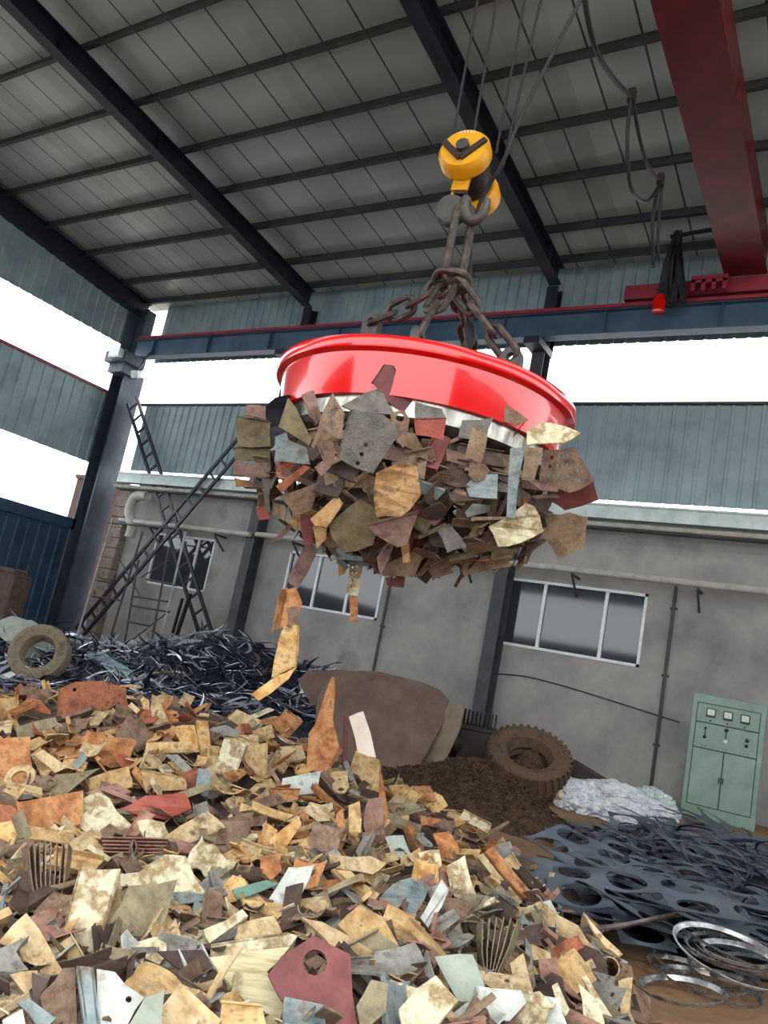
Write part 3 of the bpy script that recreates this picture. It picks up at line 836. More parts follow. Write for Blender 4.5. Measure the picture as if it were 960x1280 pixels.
scrap('dark brown', [(56, 42, 38), (80, 62, 54), (98, 78, 66)])
scrap('maroon', [(96, 42, 42), (116, 54, 54), (130, 68, 64)], rough=.5, bump=.12, vary=.08, grime=.3)
scrap('red', [(150, 66, 54), (176, 88, 70)], rough=.55, bump=.15, vary=.08, grime=.4)
scrap('grey', [(100, 96, 90), (132, 128, 120), (150, 146, 138), (86, 80, 74)], rough=.55)
scrap('olive', [(108, 98, 76), (138, 126, 98), (154, 142, 114)])
scrap('pale grey', [(160, 164, 156), (190, 194, 186), (204, 206, 196), (140, 136, 122)], rough=.5, bump=.15, vary=.06, grime=.3)
scrap('pale green', [(144, 154, 140), (164, 172, 156)], rough=.5, bump=.12, vary=.05, grime=.3)
scrap('blue grey', [(96, 110, 114), (124, 138, 140), (142, 150, 148), (110, 92, 74)], rough=.5, bump=.2, vary=.08)
scrap('shaded grey', [(80, 76, 72), (104, 99, 92), (120, 114, 106)], rough=.6)  # from here darker copies for held scrap: the magnet's shade put into colour
scrap('shaded olive', [(84, 74, 54), (112, 98, 70), (128, 114, 84)])
scrap('shaded gold', [(128, 90, 54), (166, 124, 78), (184, 144, 98), (100, 68, 44)])
scrap('shaded tan', [(110, 88, 66), (142, 118, 92), (158, 134, 106)])
scrap('shaded pink', [(104, 76, 68), (130, 100, 90), (142, 112, 102)])
scrap('teal', [(84, 122, 112), (106, 144, 132)], rough=.5, bump=.15, vary=.05)
scrap('pinkish brown', [(134, 92, 78), (164, 122, 106), (180, 140, 122)])
scrap('golden', [(166, 116, 62), (202, 152, 88), (220, 182, 122), (124, 82, 48)], bump=.4)
M['ribbed cream'] = noisy('ribbed_cream_paint', [(150, 130, 92), (204, 192, 152), (218, 208, 172)], 10, .7, 0, .5, bscale=30, stretch=(.3, .3, 3.5))

# base of the near heap: packed rubble between the pieces
bm = NB(); heap_mesh(bm, -12, .2, -.8, 9.6, 110, 96, lambda x, y: H(x, y) - .10)
tag(put('packed_scrap_rubble', bm, M['dark brown'], smooth=True), 'dark packed rubble showing between the pieces of the near scrap heap', 'rubble', None, 'stuff')

# ---- piece shapes (local metres, lying in the XY plane)
def sweep(bm, prof, L, t, nx=6, taper=0, bend=0, twist=0, skew=0, cut=0, m=0):
    """prof: (y, z) polyline; swept along x with taper, bend (arch), twist; closed solid of thickness t"""
    k = len(prof)
    nr = []
    for i in range(k):
        a = V(prof[max(i - 1, 0)]); b = V(prof[min(i + 1, k - 1)])
        d = (b - a).normalized(); nr.append(V((-d.y, d.x)))
    rows = []
    for i in range(nx + 1):
        s = i / nx; x = (s - .5) * L
        sc_ = 1 - taper * s
        row = []
        for q in (0, 1):
            for j in range(k):
                y = prof[j][0] * sc_ + nr[j].x * t * q; z = prof[j][1] * sc_ + nr[j].y * t * q
                a = twist * (s - .5); y, z = y * math.cos(a) - z * math.sin(a), y * math.sin(a) + z * math.cos(a)
                xx = x + skew * y + (cut * y if i == nx else 0)
                row.append(bm.verts.new((xx, y, z + bend * (4 * (s - .5) ** 2 - 1) * L)))
        rows.append(row)
    for i in range(nx):
        a, b = rows[i], rows[i + 1]
        for j in range(k - 1):
            bm.faces.new((a[j], a[j + 1], b[j + 1], b[j])).material_index = m
            bm.faces.new((a[k + j + 1], a[k + j], b[k + j], b[k + j + 1])).material_index = m
        bm.faces.new((a[0], b[0], b[k], a[k])); bm.faces.new((a[k - 1], a[2 * k - 1], b[2 * k - 1], b[k - 1]))
    for row in (rows[0], rows[-1]):
        for j in range(k - 1): bm.faces.new((row[j], row[j + 1], row[k + j + 1], row[k + j]))
def ngon(n, r, rx=1, ph=0): return [V((r * rx * math.cos(2 * math.pi * i / n + ph), r * math.sin(2 * math.pi * i / n + ph), 0)) for i in range(n)]
def piece_mesh(kind, rng):
    bm = NB()
    L = rng.uniform(.18, .36); W = rng.uniform(.08, .18); t = rng.uniform(.005, .010)
    if kind == 'flat plate':
        sweep(bm, [(-W / 2, 0), (0, rng.uniform(-.006, .006)), (W / 2, 0)], L, t, 5, rng.uniform(0, .35), rng.uniform(-.06, .06), rng.uniform(-.15, .15), rng.uniform(-.3, .3), rng.uniform(-.5, .5))
    elif kind == 'thick slab':
        sweep(bm, [(-W / 2, 0), (W / 2, 0)], L * .8, .028, 4, rng.uniform(0, .2), rng.uniform(-.02, .02), 0, rng.uniform(-.2, .2), rng.uniform(-.3, .3))
    elif kind == 'angle piece':
        a = rng.uniform(.03, .07); sweep(bm, [(-W / 2, 0), (W / 2 - .008, 0), (W / 2, .006), (W / 2, a)], L, t, 5, rng.uniform(0, .2), rng.uniform(-.04, .04), rng.uniform(-.2, .2), 0, rng.uniform(-.5, .5))
    elif kind == 'channel piece':
        a = rng.uniform(.03, .05); w2 = W * .42; sweep(bm, [(-w2, a), (-w2, .004), (-w2 + .004, 0), (w2 - .004, 0), (w2, .004), (w2, a)], L * 1.05, t, 4, rng.uniform(0, .15), rng.uniform(-.03, .03), 0, 0, rng.uniform(-.6, .6))
    elif kind == 'curved plate':
        R = rng.uniform(.08, .16); n = 8; A = rng.uniform(.5, .95)
        sweep(bm, [(R * math.sin(A * (2 * i / n - 1)), R * (1 - math.cos(A * (2 * i / n - 1)))) for i in range(n + 1)], L, t, 5, rng.uniform(0, .3), rng.uniform(-.03, .03), 0, rng.uniform(-.2, .2))
    elif kind == 'narrow strip':
        sweep(bm, [(-.02, 0), (.02, .002)], L * 1.25, t * .9, 8, rng.uniform(0, .5), rng.uniform(-.09, .09), rng.uniform(-.8, .8))
    elif kind == 'triangular gusset':
        pts = [V((-L / 2, -W * .6, 0)), V((L / 2, -W * .6, 0)), V((L / 2 - .03, -W * .2, 0)), V((-L * .1, W * .8, 0)), V((-L / 2, W * .7, 0))]
        extrude_poly(bm, pts, [[p + V((-L * .22, -W * .1, 0)) for p in ngon(10, .016)]] if rng.random() < .5 else [], (0, 0, t))
    elif kind == 'holed bracket':
        pts = [V((-L / 2, -W / 2, 0)), V((L * .3, -W / 2, 0)), V((L / 2, -W * .15, 0)), V((L / 2, W * .2, 0)), V((L * .2, W / 2, 0)), V((-L / 2, W / 2, 0))]
        extrude_poly(bm, pts, [[p + V((L * .28, 0, 0)) for p in ngon(12, .022)], [p + V((-L * .3, 0, 0)) for p in ngon(10, .012)]], (0, 0, t))
        box(bm, (-L / 2, 0, .02), (t, W, .045))
    elif kind == 'sheared offcut':
        n = rng.randint(5, 7); pts = []
        for i in range(n):
            a = 2 * math.pi * i / n + rng.uniform(-.25, .25); pts.append(V((math.cos(a) * L * .5 * rng.uniform(.7, 1.1), math.sin(a) * W * .7 * rng.uniform(.6, 1.1), 0)))
        k1 = rng.uniform(-1.2, 1.2)
        extrude_poly(bm, pts, [], (0, 0, t), curve=lambda p: V((0, 0, k1 * p.x * p.x * 2)))
    elif kind == 'crumpled sheet':
        n, m_ = 9, 6; o = rng.uniform(0, 99); g = {}
        for q in (0, 1):
            for i in range(n + 1):
                for j in range(m_ + 1):
                    x = (i / n - .5) * L; y = (j / m_ - .5) * W * 1.3
                    z = .035 * noise.noise(V((x * 14 + o, y * 14, 0))) + .02 * noise.noise(V((x * 34 + o, y * 34, 5)))
                    g[q, i, j] = bm.verts.new((x + .015 * noise.noise(V((y * 20, o, 1))), y + .02 * noise.noise(V((x * 20, o, 2))), z + q * t))
            for i in range(n):
                for j in range(m_): bm.faces.new([g[q, i, j], g[q, i + 1, j], g[q, i + 1, j + 1], g[q, i, j + 1]])
        for i in range(n):
            for j in (0, m_): bm.faces.new([g[0, i, j], g[0, i + 1, j], g[1, i + 1, j], g[1, i, j]])
        for j in range(m_):
            for i in (0, n): bm.faces.new([g[0, i, j], g[0, i, j + 1], g[1, i, j + 1], g[1, i, j]])
    bmesh.ops.recalc_face_normals(bm, faces=bm.faces)
    return bm
KINDS = ['flat plate', 'thick slab', 'angle piece', 'channel piece', 'curved plate', 'narrow strip', 'triangular gusset', 'holed bracket', 'sheared offcut', 'crumpled sheet']
KW = [6, 3.5, 6.5, 4.5, 5, 3, 2.4, 1.6, 4.5, 2.2]
_lib = {}
_lr = random.Random(11)
def mesh_from(bm, name, mat):
    me = bpy.data.meshes.new(name); bm.to_mesh(me); bm.free(); me.materials.append(mat)
    for p in me.polygons: p.use_smooth = True
    try: me.set_sharp_from_angle(angle=math.radians(35))
    except Exception: pass
    return me
def lib(kind, colour, v):
    k = (kind, colour, v)
    if k not in _lib: _lib[k] = mesh_from(piece_mesh(kind, random.Random(hash_(kind) + v * 17)), kind.replace(' ', '_'), M[colour])
    return _lib[k]
def hash_(s): return sum((i + 1) * ord(c) for i, c in enumerate(s))

# ---- pieces with a traced outline: the outline lies on its own tilted plane at the heap's surface, with real thickness
LAND = []     # (px, py, short phrase) used to describe neighbours
def cut(name, label, short, colour, pts, base, n, th=.010, holes=(), flange=None, fl=.05, bow=0, cat='scrap piece', group='scrap pieces of the near heap', rough_edge=0):
    """base: point of the plane, n: plane normal; pts: outline as seen from the camera"""
    n = V(n).normalized()
    if n.dot(EYE - base) < 0: n = -n
    out = [on_plane(x, y, base, n) for x, y in pts]
    if len(out) < 8:   # slightly nibbled edges
        rg = random.Random(int(pts[0][0] * 7 + pts[0][1]))
        q = []
        for i, a in enumerate(out):
            b = out[(i + 1) % len(out)]
            q.append(a)
            e = (b - a)
            if e.length > .06: q.append(a + e * rg.uniform(.35, .65) + e.cross(n).normalized() * rg.uniform(-.012, .012) * min(1, e.length / .2))
        out2 = q
    else: out2 = out
    hl = []
    for hx, hy, hr in holes:
        c = on_plane(hx, hy, base, n); r = hr / F_PX * (c - EYE).dot(FW)
        x, y, _ = frame_of(n)
        hl.append([c + (x * math.cos(i * math.pi / 8) + y * math.sin(i * math.pi / 8)) * r for i in range(16)])
    c0 = sum(out, V((0, 0, 0))) / len(out)
    bm = NB()
    ax1 = (out[len(out) // 2] - out[0]).normalized()
    f = (lambda p: -n * (bow * ((p - c0).dot(ax1)) ** 2)) if bow else None
    extrude_poly(bm, out2, hl, -n * th, curve=f)
    if flange:
        for (i, j) in flange:
            a, b = out[i], out[j % len(out)]
            if f: a = a + f(a); b = b + f(b)
            bmesh_box4(bm, a, b, -n * fl, (c0 - (a + b) / 2).normalized() * th)
    o = put(name, bm, M[colour], origin=c0)
    tag(o, label, cat, group)
    cx = sum(p[0] for p in pts) / len(pts); cy = sum(p[1] for p in pts) / len(pts)
    if short: LAND.append((cx, cy, short))
    return o
def bmesh_box4(bm, a, b, u, v):
    p = [a, b, b + u, a + u]
    q = [x + v for x in p]
    P_ = [bm.verts.new(x) for x in p + q]
    for f in ((0, 1, 2, 3), (7, 6, 5, 4), (0, 4, 5, 1), (1, 5, 6, 2), (2, 6, 7, 3), (3, 7, 4, 0)): bm.faces.new([P_[i] for i in f])

# ================================================================== FAR HEAPS
def H2(x, y):    # bright sheared steel heap in the back left
    h = 1.50 * gauss(x, y, -11.6, 12.9, 2.6, 1.3, .1) + .70 * gauss(x, y, -8.9, 13.3, 1.5, 1.0) + .75 * gauss(x, y, -13.2, 10.3, 2.2, 1.3, .5) + .35 * gauss(x, y, -16, 9.5, 3.5, 2.0) + .25 * gauss(x, y, -11, 9.6, 2.5, 1.6)
    return h - .06 + .09 * noise.noise(V((x * 1.5, y * 1.5, 9)))
bm = NB(); heap_mesh(bm, -21.5, -5, 3, 16.5, 90, 70, H2)
tag(put('sheared_steel_heap', bm, M['shiny_dark'], smooth=True), 'low dark bed of the bright sheared steel heap in the back left', 'scrap heap', None, 'stuff')
rg = random.Random(21)
def crescent(rng, L, w_, t=.006):
    """a curved sliver of sheet: an arc with pointed ends"""
    bm = NB(); n = 10; A = rng.uniform(.5, 1.5); R = L / (2 * A)
    lo = []; hi = []
    lift = rng.uniform(-.12, .12)
    for q in (0, 1):
        for i in range(n + 1):
            s = i / n; a = A * (2 * s - 1); ww = w_ * (.12 + math.sin(math.pi * s)) / 1.12
            z = lift * L * math.cos(a * 1.2) + q * t
            lo.append(bm.verts.new(((R - ww / 2) * math.sin(a), (R - ww / 2) * math.cos(a) - R, z)))
            hi.append(bm.verts.new(((R + ww / 2) * math.sin(a), (R + ww / 2) * math.cos(a) - R, z + .25 * ww)))
    m_ = n + 1
    for i in range(n):
        bm.faces.new((lo[i], lo[i + 1], hi[i + 1], hi[i])); bm.faces.new((hi[m_ + i], hi[m_ + i + 1], lo[m_ + i + 1], lo[m_ + i]))
        bm.faces.new((lo[i], lo[m_ + i], lo[m_ + i + 1], lo[i + 1])); bm.faces.new((hi[i], hi[i + 1], hi[m_ + i + 1], hi[m_ + i]))
    bm.faces.new((lo[0], hi[0], hi[m_], lo[m_])); bm.faces.new((lo[n], lo[m_ + n], hi[m_ + n], hi[n]))
    return bm
CRES = {}
for mn in ('shiny', 'shiny_dark', 'shiny_warm'):
    for k in range(5): CRES[mn, k] = mesh_from(crescent(random.Random(k * 3 + 1), .55 + .12 * k, .035 + .014 * k), 'steel_sliver', M[mn])
def pose(o, p, n, spin, rng=None):
    z = V(n).normalized(); x = V((math.cos(spin), math.sin(spin), .0)); x = (x - z * x.dot(z)).normalized(); y = z.cross(x)
    o.matrix_world = Matrix(((x.x, y.x, z.x, p.x), (x.y, y.y, z.y, p.y), (x.z, y.z, z.z, p.z), (0, 0, 0, 1)))
GRID_WORDS = {}
spots = []
tries = 0
while len(spots) < 1150 and tries < 9000:
    tries += 1
    px = rg.uniform(-15, 470); py = rg.uniform(774, 905)
    p = surf(px, py, H2)
    if p is None or p.z < .02 or (p - EYE).length > 21: continue
    spots.append((px, py, p))
def sliver_words(mn, px, py):
    c = {'shiny': 'bright silvery', 'shiny_dark': 'blue-black', 'shiny_warm': 'brownish grey'}[mn]
    where = 'by the pale tyre' if px < 110 else 'below the scaffold frame' if px < 210 else 'below the left steel post' if px < 340 else 'beside the tall rusty spike'
    row = 'high' if py < 815 else 'midway' if py < 850 else 'low'
    return '%s curved steel sliver lying %s on the back heap %s' % (c, row, where)
bmS = {k: NB() for k in ('shiny', 'shiny_dark')}
for i, (px, py, p) in enumerate(spots):
    zone = 'shiny_dark' if px > 180 else 'shiny'
    r_ = rg.random()
    mn = (('shiny' if r_ < .42 else 'shiny_dark' if r_ < .8 else 'shiny_warm') if px > 200 else ('shiny' if r_ < .5 else 'shiny_dark' if r_ < .8 else 'shiny_warm'))
    nrm = V((rg.gauss(0, .55), rg.gauss(-.1, .55), 1)); spin = rg.uniform(0, 6.28)
    if i < 290:
        o = bpy.data.objects.new('steel_sliver', CRES[mn, rg.randrange(5)]); COL.objects.link(o)
        pose(o, p + V((0, 0, .04)), nrm, spin)
        tag(o, sliver_words(mn, px, py), 'steel sliver', 'curved steel slivers on the back heap')
    else:
        key = 'shiny' if mn == 'shiny' else 'shiny_dark'
        b2 = crescent(rg, rg.uniform(.45, 1.0), rg.uniform(.025, .075))
        z = nrm.normalized(); x = V((math.cos(spin), math.sin(spin), 0)); x = (x - z * x.dot(z)).normalized(); y = z.cross(x)
        b2.transform(Matrix(((x.x, y.x, z.x, p.x), (x.y, y.y, z.y, p.y), (x.z, y.z, z.z, p.z + .02), (0, 0, 0, 1))))
        me = bpy.data.meshes.new('tmp'); b2.to_mesh(me); b2.free(); bmS[key].from_mesh(me); bpy.data.meshes.remove(me)
tag(put('bright_steel_slivers', bmS['shiny'], M['shiny']), 'loose tangle of small bright steel slivers filling the back heap', 'steel slivers', None, 'stuff')
tag(put('dark_steel_slivers', bmS['shiny_dark'], M['shiny_dark']), 'loose tangle of small blue-black steel slivers filling the back heap', 'steel slivers', None, 'stuff')
# a few particular bright offcuts of that heap
GB = 'bright offcuts on the back heap'
def far(name, label, colour, pts, n=(.3, -.6, .8), th=.012, lift=.1, **k):
    cx = sum(p[0] for p in pts) / len(pts); cy = sum(p[1] for p in pts) / len(pts)
    b = surf(cx, cy, H2) or P(cx, cy, 2, .4)
    return cut(name, label, None, colour, pts, b + V((0, 0, lift)), n, th, cat='offcut', group=GB, **k)
far('steel_offcut', 'white flat bar end lying left, nearest the pale tyre', 'frame_white', [(-4, 845), (24, 836), (25, 842), (-4, 853)])
far('steel_offcut', 'long white sheet offcut pointing up between the pale tyre and the rusty red plate', 'plastic_white', [(46, 864), (72, 822), (80, 820), (64, 860)])
far('steel_offcut', 'pale triangular offcut just left of the rusty red plate', 'plastic_white', [(30, 888), (44, 876), (62, 874), (56, 890)])
far('steel_offcut', 'flat pale blue-grey triangular sheet lying below the scaffold frame', 'clad', [(104, 818), (128, 814), (165, 838), (158, 848), (140, 840)])
far('steel_offcut', 'small light blue offcut at the right corner of the rusty red plate', 'clad', [(160, 848), (164, 842), (176, 852), (168, 860)])
far('steel_offcut', 'white crescent offcut lying right of the falling golden plate', 'plastic_white', [(373, 848), (384, 862), (383, 866), (372, 872), (376, 862)])
# pile of pale debris and curled tyre at far left
p = P(30, 790, 1, 9.8)
t = empty('worn_tyre', p); tag(t, 'pale muddy tyre lying on its side half buried at far left', 'tyre')
def tyre(t, c, n, R, r, m, treads=0):
    x, y, d = frame_of(n)
    bm = NB()
    prof = [(R - r * 1.15, -.22 * r), (R - r * .95, -.75 * r), (R - r * .45, -.95 * r), (R - r * .1, -.8 * r), (R, -.45 * r), (R, .45 * r), (R - r * .1, .8 * r), (R - r * .45, .95 * r), (R - r * .95, .75 * r), (R - r * 1.15, .22 * r), (R - r * 1.05, 0), (R - r * 1.15, -.22 * r)]
    lathe(bm, prof, c, 64, n); put('casing', bm, m, t, smooth=True)
    for k in range(treads):
        a = 2 * math.pi * k / treads
        e = x * math.cos(a) + y * math.sin(a); s = d.cross(e)
        for sgn in (-1, 1):
            bm = NB(); bar(bm, c + e * (R + .005) + d * sgn * r * .1 + s * .03, c + e * (R - .02) + d * sgn * r * .85 - s * .03, .05, .05, up=e)
            put('tread_lug', bm, m, t)
cdepth = V((-14.1, 8.9, .95)); cdepth = PD(50, 818, 13.4)
tyre(t, cdepth, V((.55, -.8, .35)), .50, .22, M['rubber_pale'])
t2 = None
p = PD(10, 782, 14.6)
bm = NB()
g = {}
for i in range(15):
    for j in range(9):
        u, v = i / 14, j / 8
        a = (u - .5) * 1.7; hgt = .75 * math.sin(math.pi * u) ** .6 * math.sin(math.pi * min(v * 1.0 + .12, 1)) ** .7
        q = V((p.x - .9 + u * 2.0, p.y - .3 + v * 1.2, p.z - .55 + hgt + .14 * noise.noise(V((u * 5, v * 5, 4)))))
        g[i, j] = bm.verts.new(q)
for i in range(14):
    for j in range(8): bm.faces.new((g[i, j], g[i + 1, j], g[i + 1, j + 1], g[i, j + 1]))
tag(put('woven_sack', bm, M['sack_green'], smooth=True), 'pale greenish crumpled sack behind the muddy tyre at far left', 'sack')
bm = NB(); a = PD(-6, 742, 16); box(bm, a + V((.2, 0, -.2)), (.9, .5, 1.3), Matrix.Rotation(.2, 3, 'Z')); box(bm, a + V((.2, 0, .5)), (.7, .4, .12), Matrix.Rotation(.2, 3, 'Z'))
tag(put('rusty_box', bm, M['dark brown'], bevel=.03), 'dark rusty box against the blue fence at the left edge', 'box')
p = PD(78, 815, 15.5)
for k, (dx, lab) in enumerate(((0, 'left'), (.9, 'right'))): pass

# ---- brown sheets leaning in the middle background
def slab(name, lab, pts, base, n, m, th, group=None, bow=0, sm=True):
    nn = V(n).normalized()
    out = [on_plane(x, y, base, nn) for x, y in pts]
    c0 = sum(out, V((0, 0, 0))) / len(out)
    bm = NB(); back = nn if nn.dot(EYE - base) < 0 else -nn
    extrude_poly(bm, out, [], back * th)
    return tag(put(name, bm, m, origin=c0, bevel=.01), lab, 'steel sheet', group)
b0 = PD(480, 905, 12.2)
slab('curved_sheet', 'big brown rusted steel sheet leaning behind the tall rusty spike', [(392, 930), (396, 872), (408, 850), (432, 841), (452, 838), (474, 839), (530, 853), (550, 862), (566, 880), (548, 915), (520, 966), (455, 968), (400, 955)], b0, (.35, -1, .55), M['tarp'], .05, 'brown sheets in the middle background')
slab('folded_sheet', 'narrow tan edge sheet standing right of the big brown sheet', [(562, 876), (578, 884), (572, 910), (545, 968), (516, 968), (542, 915)], PD(550, 925, 12.0), (-.5, -1, .3), M['tarp_edge'], .06, 'brown sheets in the middle background')
slab('curved_sheet', 'smaller dark brown sheet lying behind the big brown sheet', [(372, 850), (384, 839), (425, 837), (455, 840), (440, 870), (390, 882)], PD(400, 862, 12.9), (.1, -1, .9), M['tarp'], .05, 'brown sheets in the middle background')
# ---- turnings heap
TYC = PD(659, 955, 12.4)
def H3(x, y):
    h = .62 * gauss(x, y, -4.15, 10.2, .95, .75, .2) + .22 * gauss(x, y, -5.5, 9.6, 1.1, .8) + .20 * gauss(x, y, -3.4, 9.7, .6, .5) + .82 * gauss(x, y, TYC.x, TYC.y + .1, .42, .42)  # last bump is added inside the tyre so its hole looks dark
    return h - .10 + .05 * noise.noise(V((x * 3, y * 3, 2))) + .035 * noise.noise(V((x * 9, y * 9, 4))) + .02 * noise.noise(V((x * 22, y * 22, 4)))
bm = NB(); heap_mesh(bm, -8, -2.2, 7.8, 12.6, 150, 110, H3)
rt = random.Random(8)
for k in range(2600):
    x = rt.gauss(-4.4, .9); y = rt.gauss(10.0, .5); z = H3(x, y)
    if z < .02: continue
    a = rt.uniform(0, 6.28); e = V((math.cos(a), math.sin(a), rt.uniform(-.3, .8))) * rt.uniform(.02, .07)
    p = V((x, y, z + .01)); w2 = V((-e.y, e.x, .3)).normalized() * .008
    vv = [bm.verts.new(q) for q in (p - e - w2, p + V((0, 0, .02)) - w2, p + e - w2 * .5, p + e + w2, p + V((0, 0, .03)) + w2, p - e + w2)]
    bm.faces.new((vv[0], vv[1], vv[4], vv[5])); bm.faces.new((vv[1], vv[2], vv[3], vv[4]))
tag(put('steel_turnings', bm, M['turnings']), 'dark brown mound of fine rusty turnings in front of the tyre', 'turnings', None, 'stuff')
# ---- big tyre
c = PD(659, 955, 12.4)
t = empty('loader_tyre', (c.x, c.y, 0)); tag(t, 'big dusty brown loader tyre leaning on the grey wall', 'tyre')
nn = (EYE - c).normalized() + V((.1, 0, 1.45))
tyre(t, c, nn, .66, .30, M['rubber'], 34)
bm = NB(); q = PD(735, 985, 13.2); box(bm, q + V((0, 0, .05)), (.75, .5, .5), Matrix.Rotation(.5, 3, 'Z') @ Matrix.Rotation(.35, 3, 'Y'))
box(bm, q + V((.1, 0, -.25)), (1.0, .6, .3)); tag(put('iron_block', bm, M['machine'], bevel=.05), 'dark iron block lying between the tyre and the white plastic heap', 'iron block')
# ---- gearbox like machine
c = PD(594, 925, 12.9)
t = empty('electric_motor', (c.x, c.y, 0)); tag(t, 'dark greasy finned motor standing at the foot of the right steel post', 'motor')
rz = Matrix.Rotation(.35, 3, 'Z')
bm = NB(); box(bm, c + V((0, 0, -.12)), (.52, .5, .62), rz); box(bm, c + V((-.32, 0, -.15)), (.2, .34, .4), rz); put('housing', bm, M['machine'], t, bevel=.03)
bm = NB(); box(bm, c + V((.02, 0, .2)), (.62, .56, .06), rz); put('flange', bm, M['machine'], t)
for k in range(9):
    bm = NB(); box(bm, c + rz @ V((-.24 + k * .065, 0, .34)), (.02, .42, .24), rz); put('cooling_fin', bm, M['machine'], t)
bm = NB(); lathe(bm, [(0, -.12), (.16, -.12), (.18, .1), (.08, .14), (.06, .3), (0, .3)], c + V((-.25, -.3, -.1)), 20, V((-.5, -1, .1))); put('shaft_cover', bm, M['machine'], t, smooth=True)
bm = NB(); box2(bm, (c.x - .4, c.y - .3, 0), (c.x + .4, c.y + .3, c.z - .42)); put('mounting_block', bm, M['machine'], t, bevel=.02)
# ---- white plastic bags
def bagmesh(c, rx, ry, h, seed, n=26):
    bm = NB(); bmesh.ops.create_icosphere(bm, subdivisions=5, radius=1)
    for v in bm.verts:
        d = v.co.copy()
        k = 1 + .22 * noise.noise(d * 1.6 + V((seed, 0, 0))) + .22 * abs(noise.noise(d * 4 + V((seed, 3, 0)))) - .20 * abs(noise.noise(d * 7 + V((seed, 5, 0)))) - .10 * abs(noise.noise(d * 15 + V((seed, 8, 0))))
        v.co = V((d.x * rx * k, d.y * ry * k, max(d.z, -.45) * h * k))
    bmesh.ops.translate(bm, vec=V(c) + V((0, 0, h * .45)), verts=bm.verts)
    return bm
for i, (px, py, dep, rx, ry, h, m, lab) in enumerate(((770, 1000, 12.6, .95, .45, .30, 'plastic_white', 'long crumpled white plastic sheet heaped below the grey wall'), (722, 1008, 12.0, .42, .36, .30, 'plastic_white', 'crumpled white plastic bag at the left end of the plastic heap'),
                                         (812, 998, 13.0, .40, .34, .26, 'gutter', 'pale grey plastic bag nearest the green cabinet'), (775, 1016, 11.6, .62, .30, .22, 'plastic_white', 'torn white plastic film in front, on the edge of the punched sheets'))):
    c = PD(px, py, dep); c.z = max(c.z - .2, 0)
    tag(put('plastic_bag', bagmesh(c, rx, ry, h, i * 7 + 1), M[m], smooth=True), lab, 'plastic bag', 'white plastic waste by the wall')
c = PD(700, 993, 12.0); bm = NB(); lathe(bm, [(0, -.18), (.07, -.18), (.1, -.1), (.1, .1), (.07, .18), (0, .18)], c, 16, V((1, .2, .1)))
tag(put('cream_roll', bm, M['cream'], smooth=True), 'short cream roll lying at the left tip of the white plastic', 'roll')
# ---- green control cabinet
bl, br, tl = (849, 1016), (945, 1028), (869, 868)
cab_n = V((.28, -1, 0)).normalized(); cab_s = V((0, 0, 1)).cross(cab_n) * -1
cb = P(897, 1023, 1, 15.9); cb.z = 0
cb = EYE + ray(897, 1022) * ((0 - EYE.z) / ray(897, 1022).z) if ray(897, 1022).z < 0 else cb
k_ = 15.7 / cb.y
cb = V((cb.x * k_, 15.7, 0))
cab_n = (V((EYE.x, EYE.y, 0)) - cb).normalized(); cab_n = (cab_n + V((.0, -.55, 0))).normalized()
cab_s = V((-cab_n.y, cab_n.x, 0))
if cab_s.x < 0: cab_s = -cab_s
on = lambda px, py: on_plane(px, py, cb, cab_n)
pbl, pbr, ptl, ptr = on(*bl), on(*br), on(*tl), on(959, 880)
CWid = ((pbr - pbl).length + (ptr - ptl).length) / 2; CH = (ptl.z + ptr.z) / 2
cen = (pbl + pbr) / 2; CB_Z = max(0, (pbl.z + pbr.z) / 2)
cc = V((cen.x, cen.y, 0))
t = empty('control_cabinet', cc); tag(t, 'mint green steel electrical control cabinet with three meters by the wall', 'control cabinet')
rotc = Matrix((cab_s, -cab_n, V((0, 0, 1)))).transposed()
def cbx(bm, x, z, w_, h_, y=0, d=.02): box(bm, cc + cab_s * x + V((0, 0, z)) + cab_n * (y), (w_, d, h_), rotc)
def cpt(x, z, y=0): return cc + cab_s * x + V((0, 0, z)) + cab_n * y
bm = NB(); cbx(bm, 0, CH / 2, CWid, CH, -.3, .6); put('body', bm, M['cab_green'], t, bevel=.01)
iw = CWid * .86
zt2 = CH * .93; z1 = CH * .77; z2 = CH * .56; z3 = CH * .10
for nm, x, za, zb_, ww in (('meter_panel', 0, z1, zt2, iw), ('switch_panel', 0, z2, z1, iw), ('door', -iw / 4, z3, z2, iw / 2), ('door', iw / 4, z3, z2, iw / 2)):
    bm = NB(); cbx(bm, x, (za + zb_) / 2, ww - .02, zb_ - za - .02, .008, .02); o = put(nm, bm, M['cab_green'], t, bevel=.004)
    if nm == 'door':
        bm = NB(); cbx(bm, 0 + (.03 if x > 0 else -.03), (za + zb_) / 2, .02, .10, .03, .03); put('handle', bm, M['black'], o)
bm = NB(); cbx(bm, 0, (z3 + zt2) / 2, iw + .01, zt2 - z3 + .01, .0, .006); put('panel_gap', bm, M['cab_dark'], t)
for k in range(3):
    x = (-.27 + .27 * k) * iw; z = z1 + (zt2 - z1) * .55
    bm = NB(); cbx(bm, x, z, .155, .155, .03, .04); o = put('meter', bm, M['black'], t, bevel=.006)
    bm = NB(); cbx(bm, x, z + .008, .12, .105, .052, .006); put('dial_face', bm, M['dial'], o)
    bm = NB(); bar(bm, cpt(x + .02, z - .03, .058), cpt(x - .015, z + .035, .058), .006, .004); put('needle', bm, M['black'], o)
    bm = NB(); lathe(bm, [(0, 0), (.018, 0), (.014, .02), (0, .02)], cpt(x, z1 + (zt2 - z1) * .14, .02), 12, cab_n); put('screw_knob', bm, M['black'], t, smooth=True)
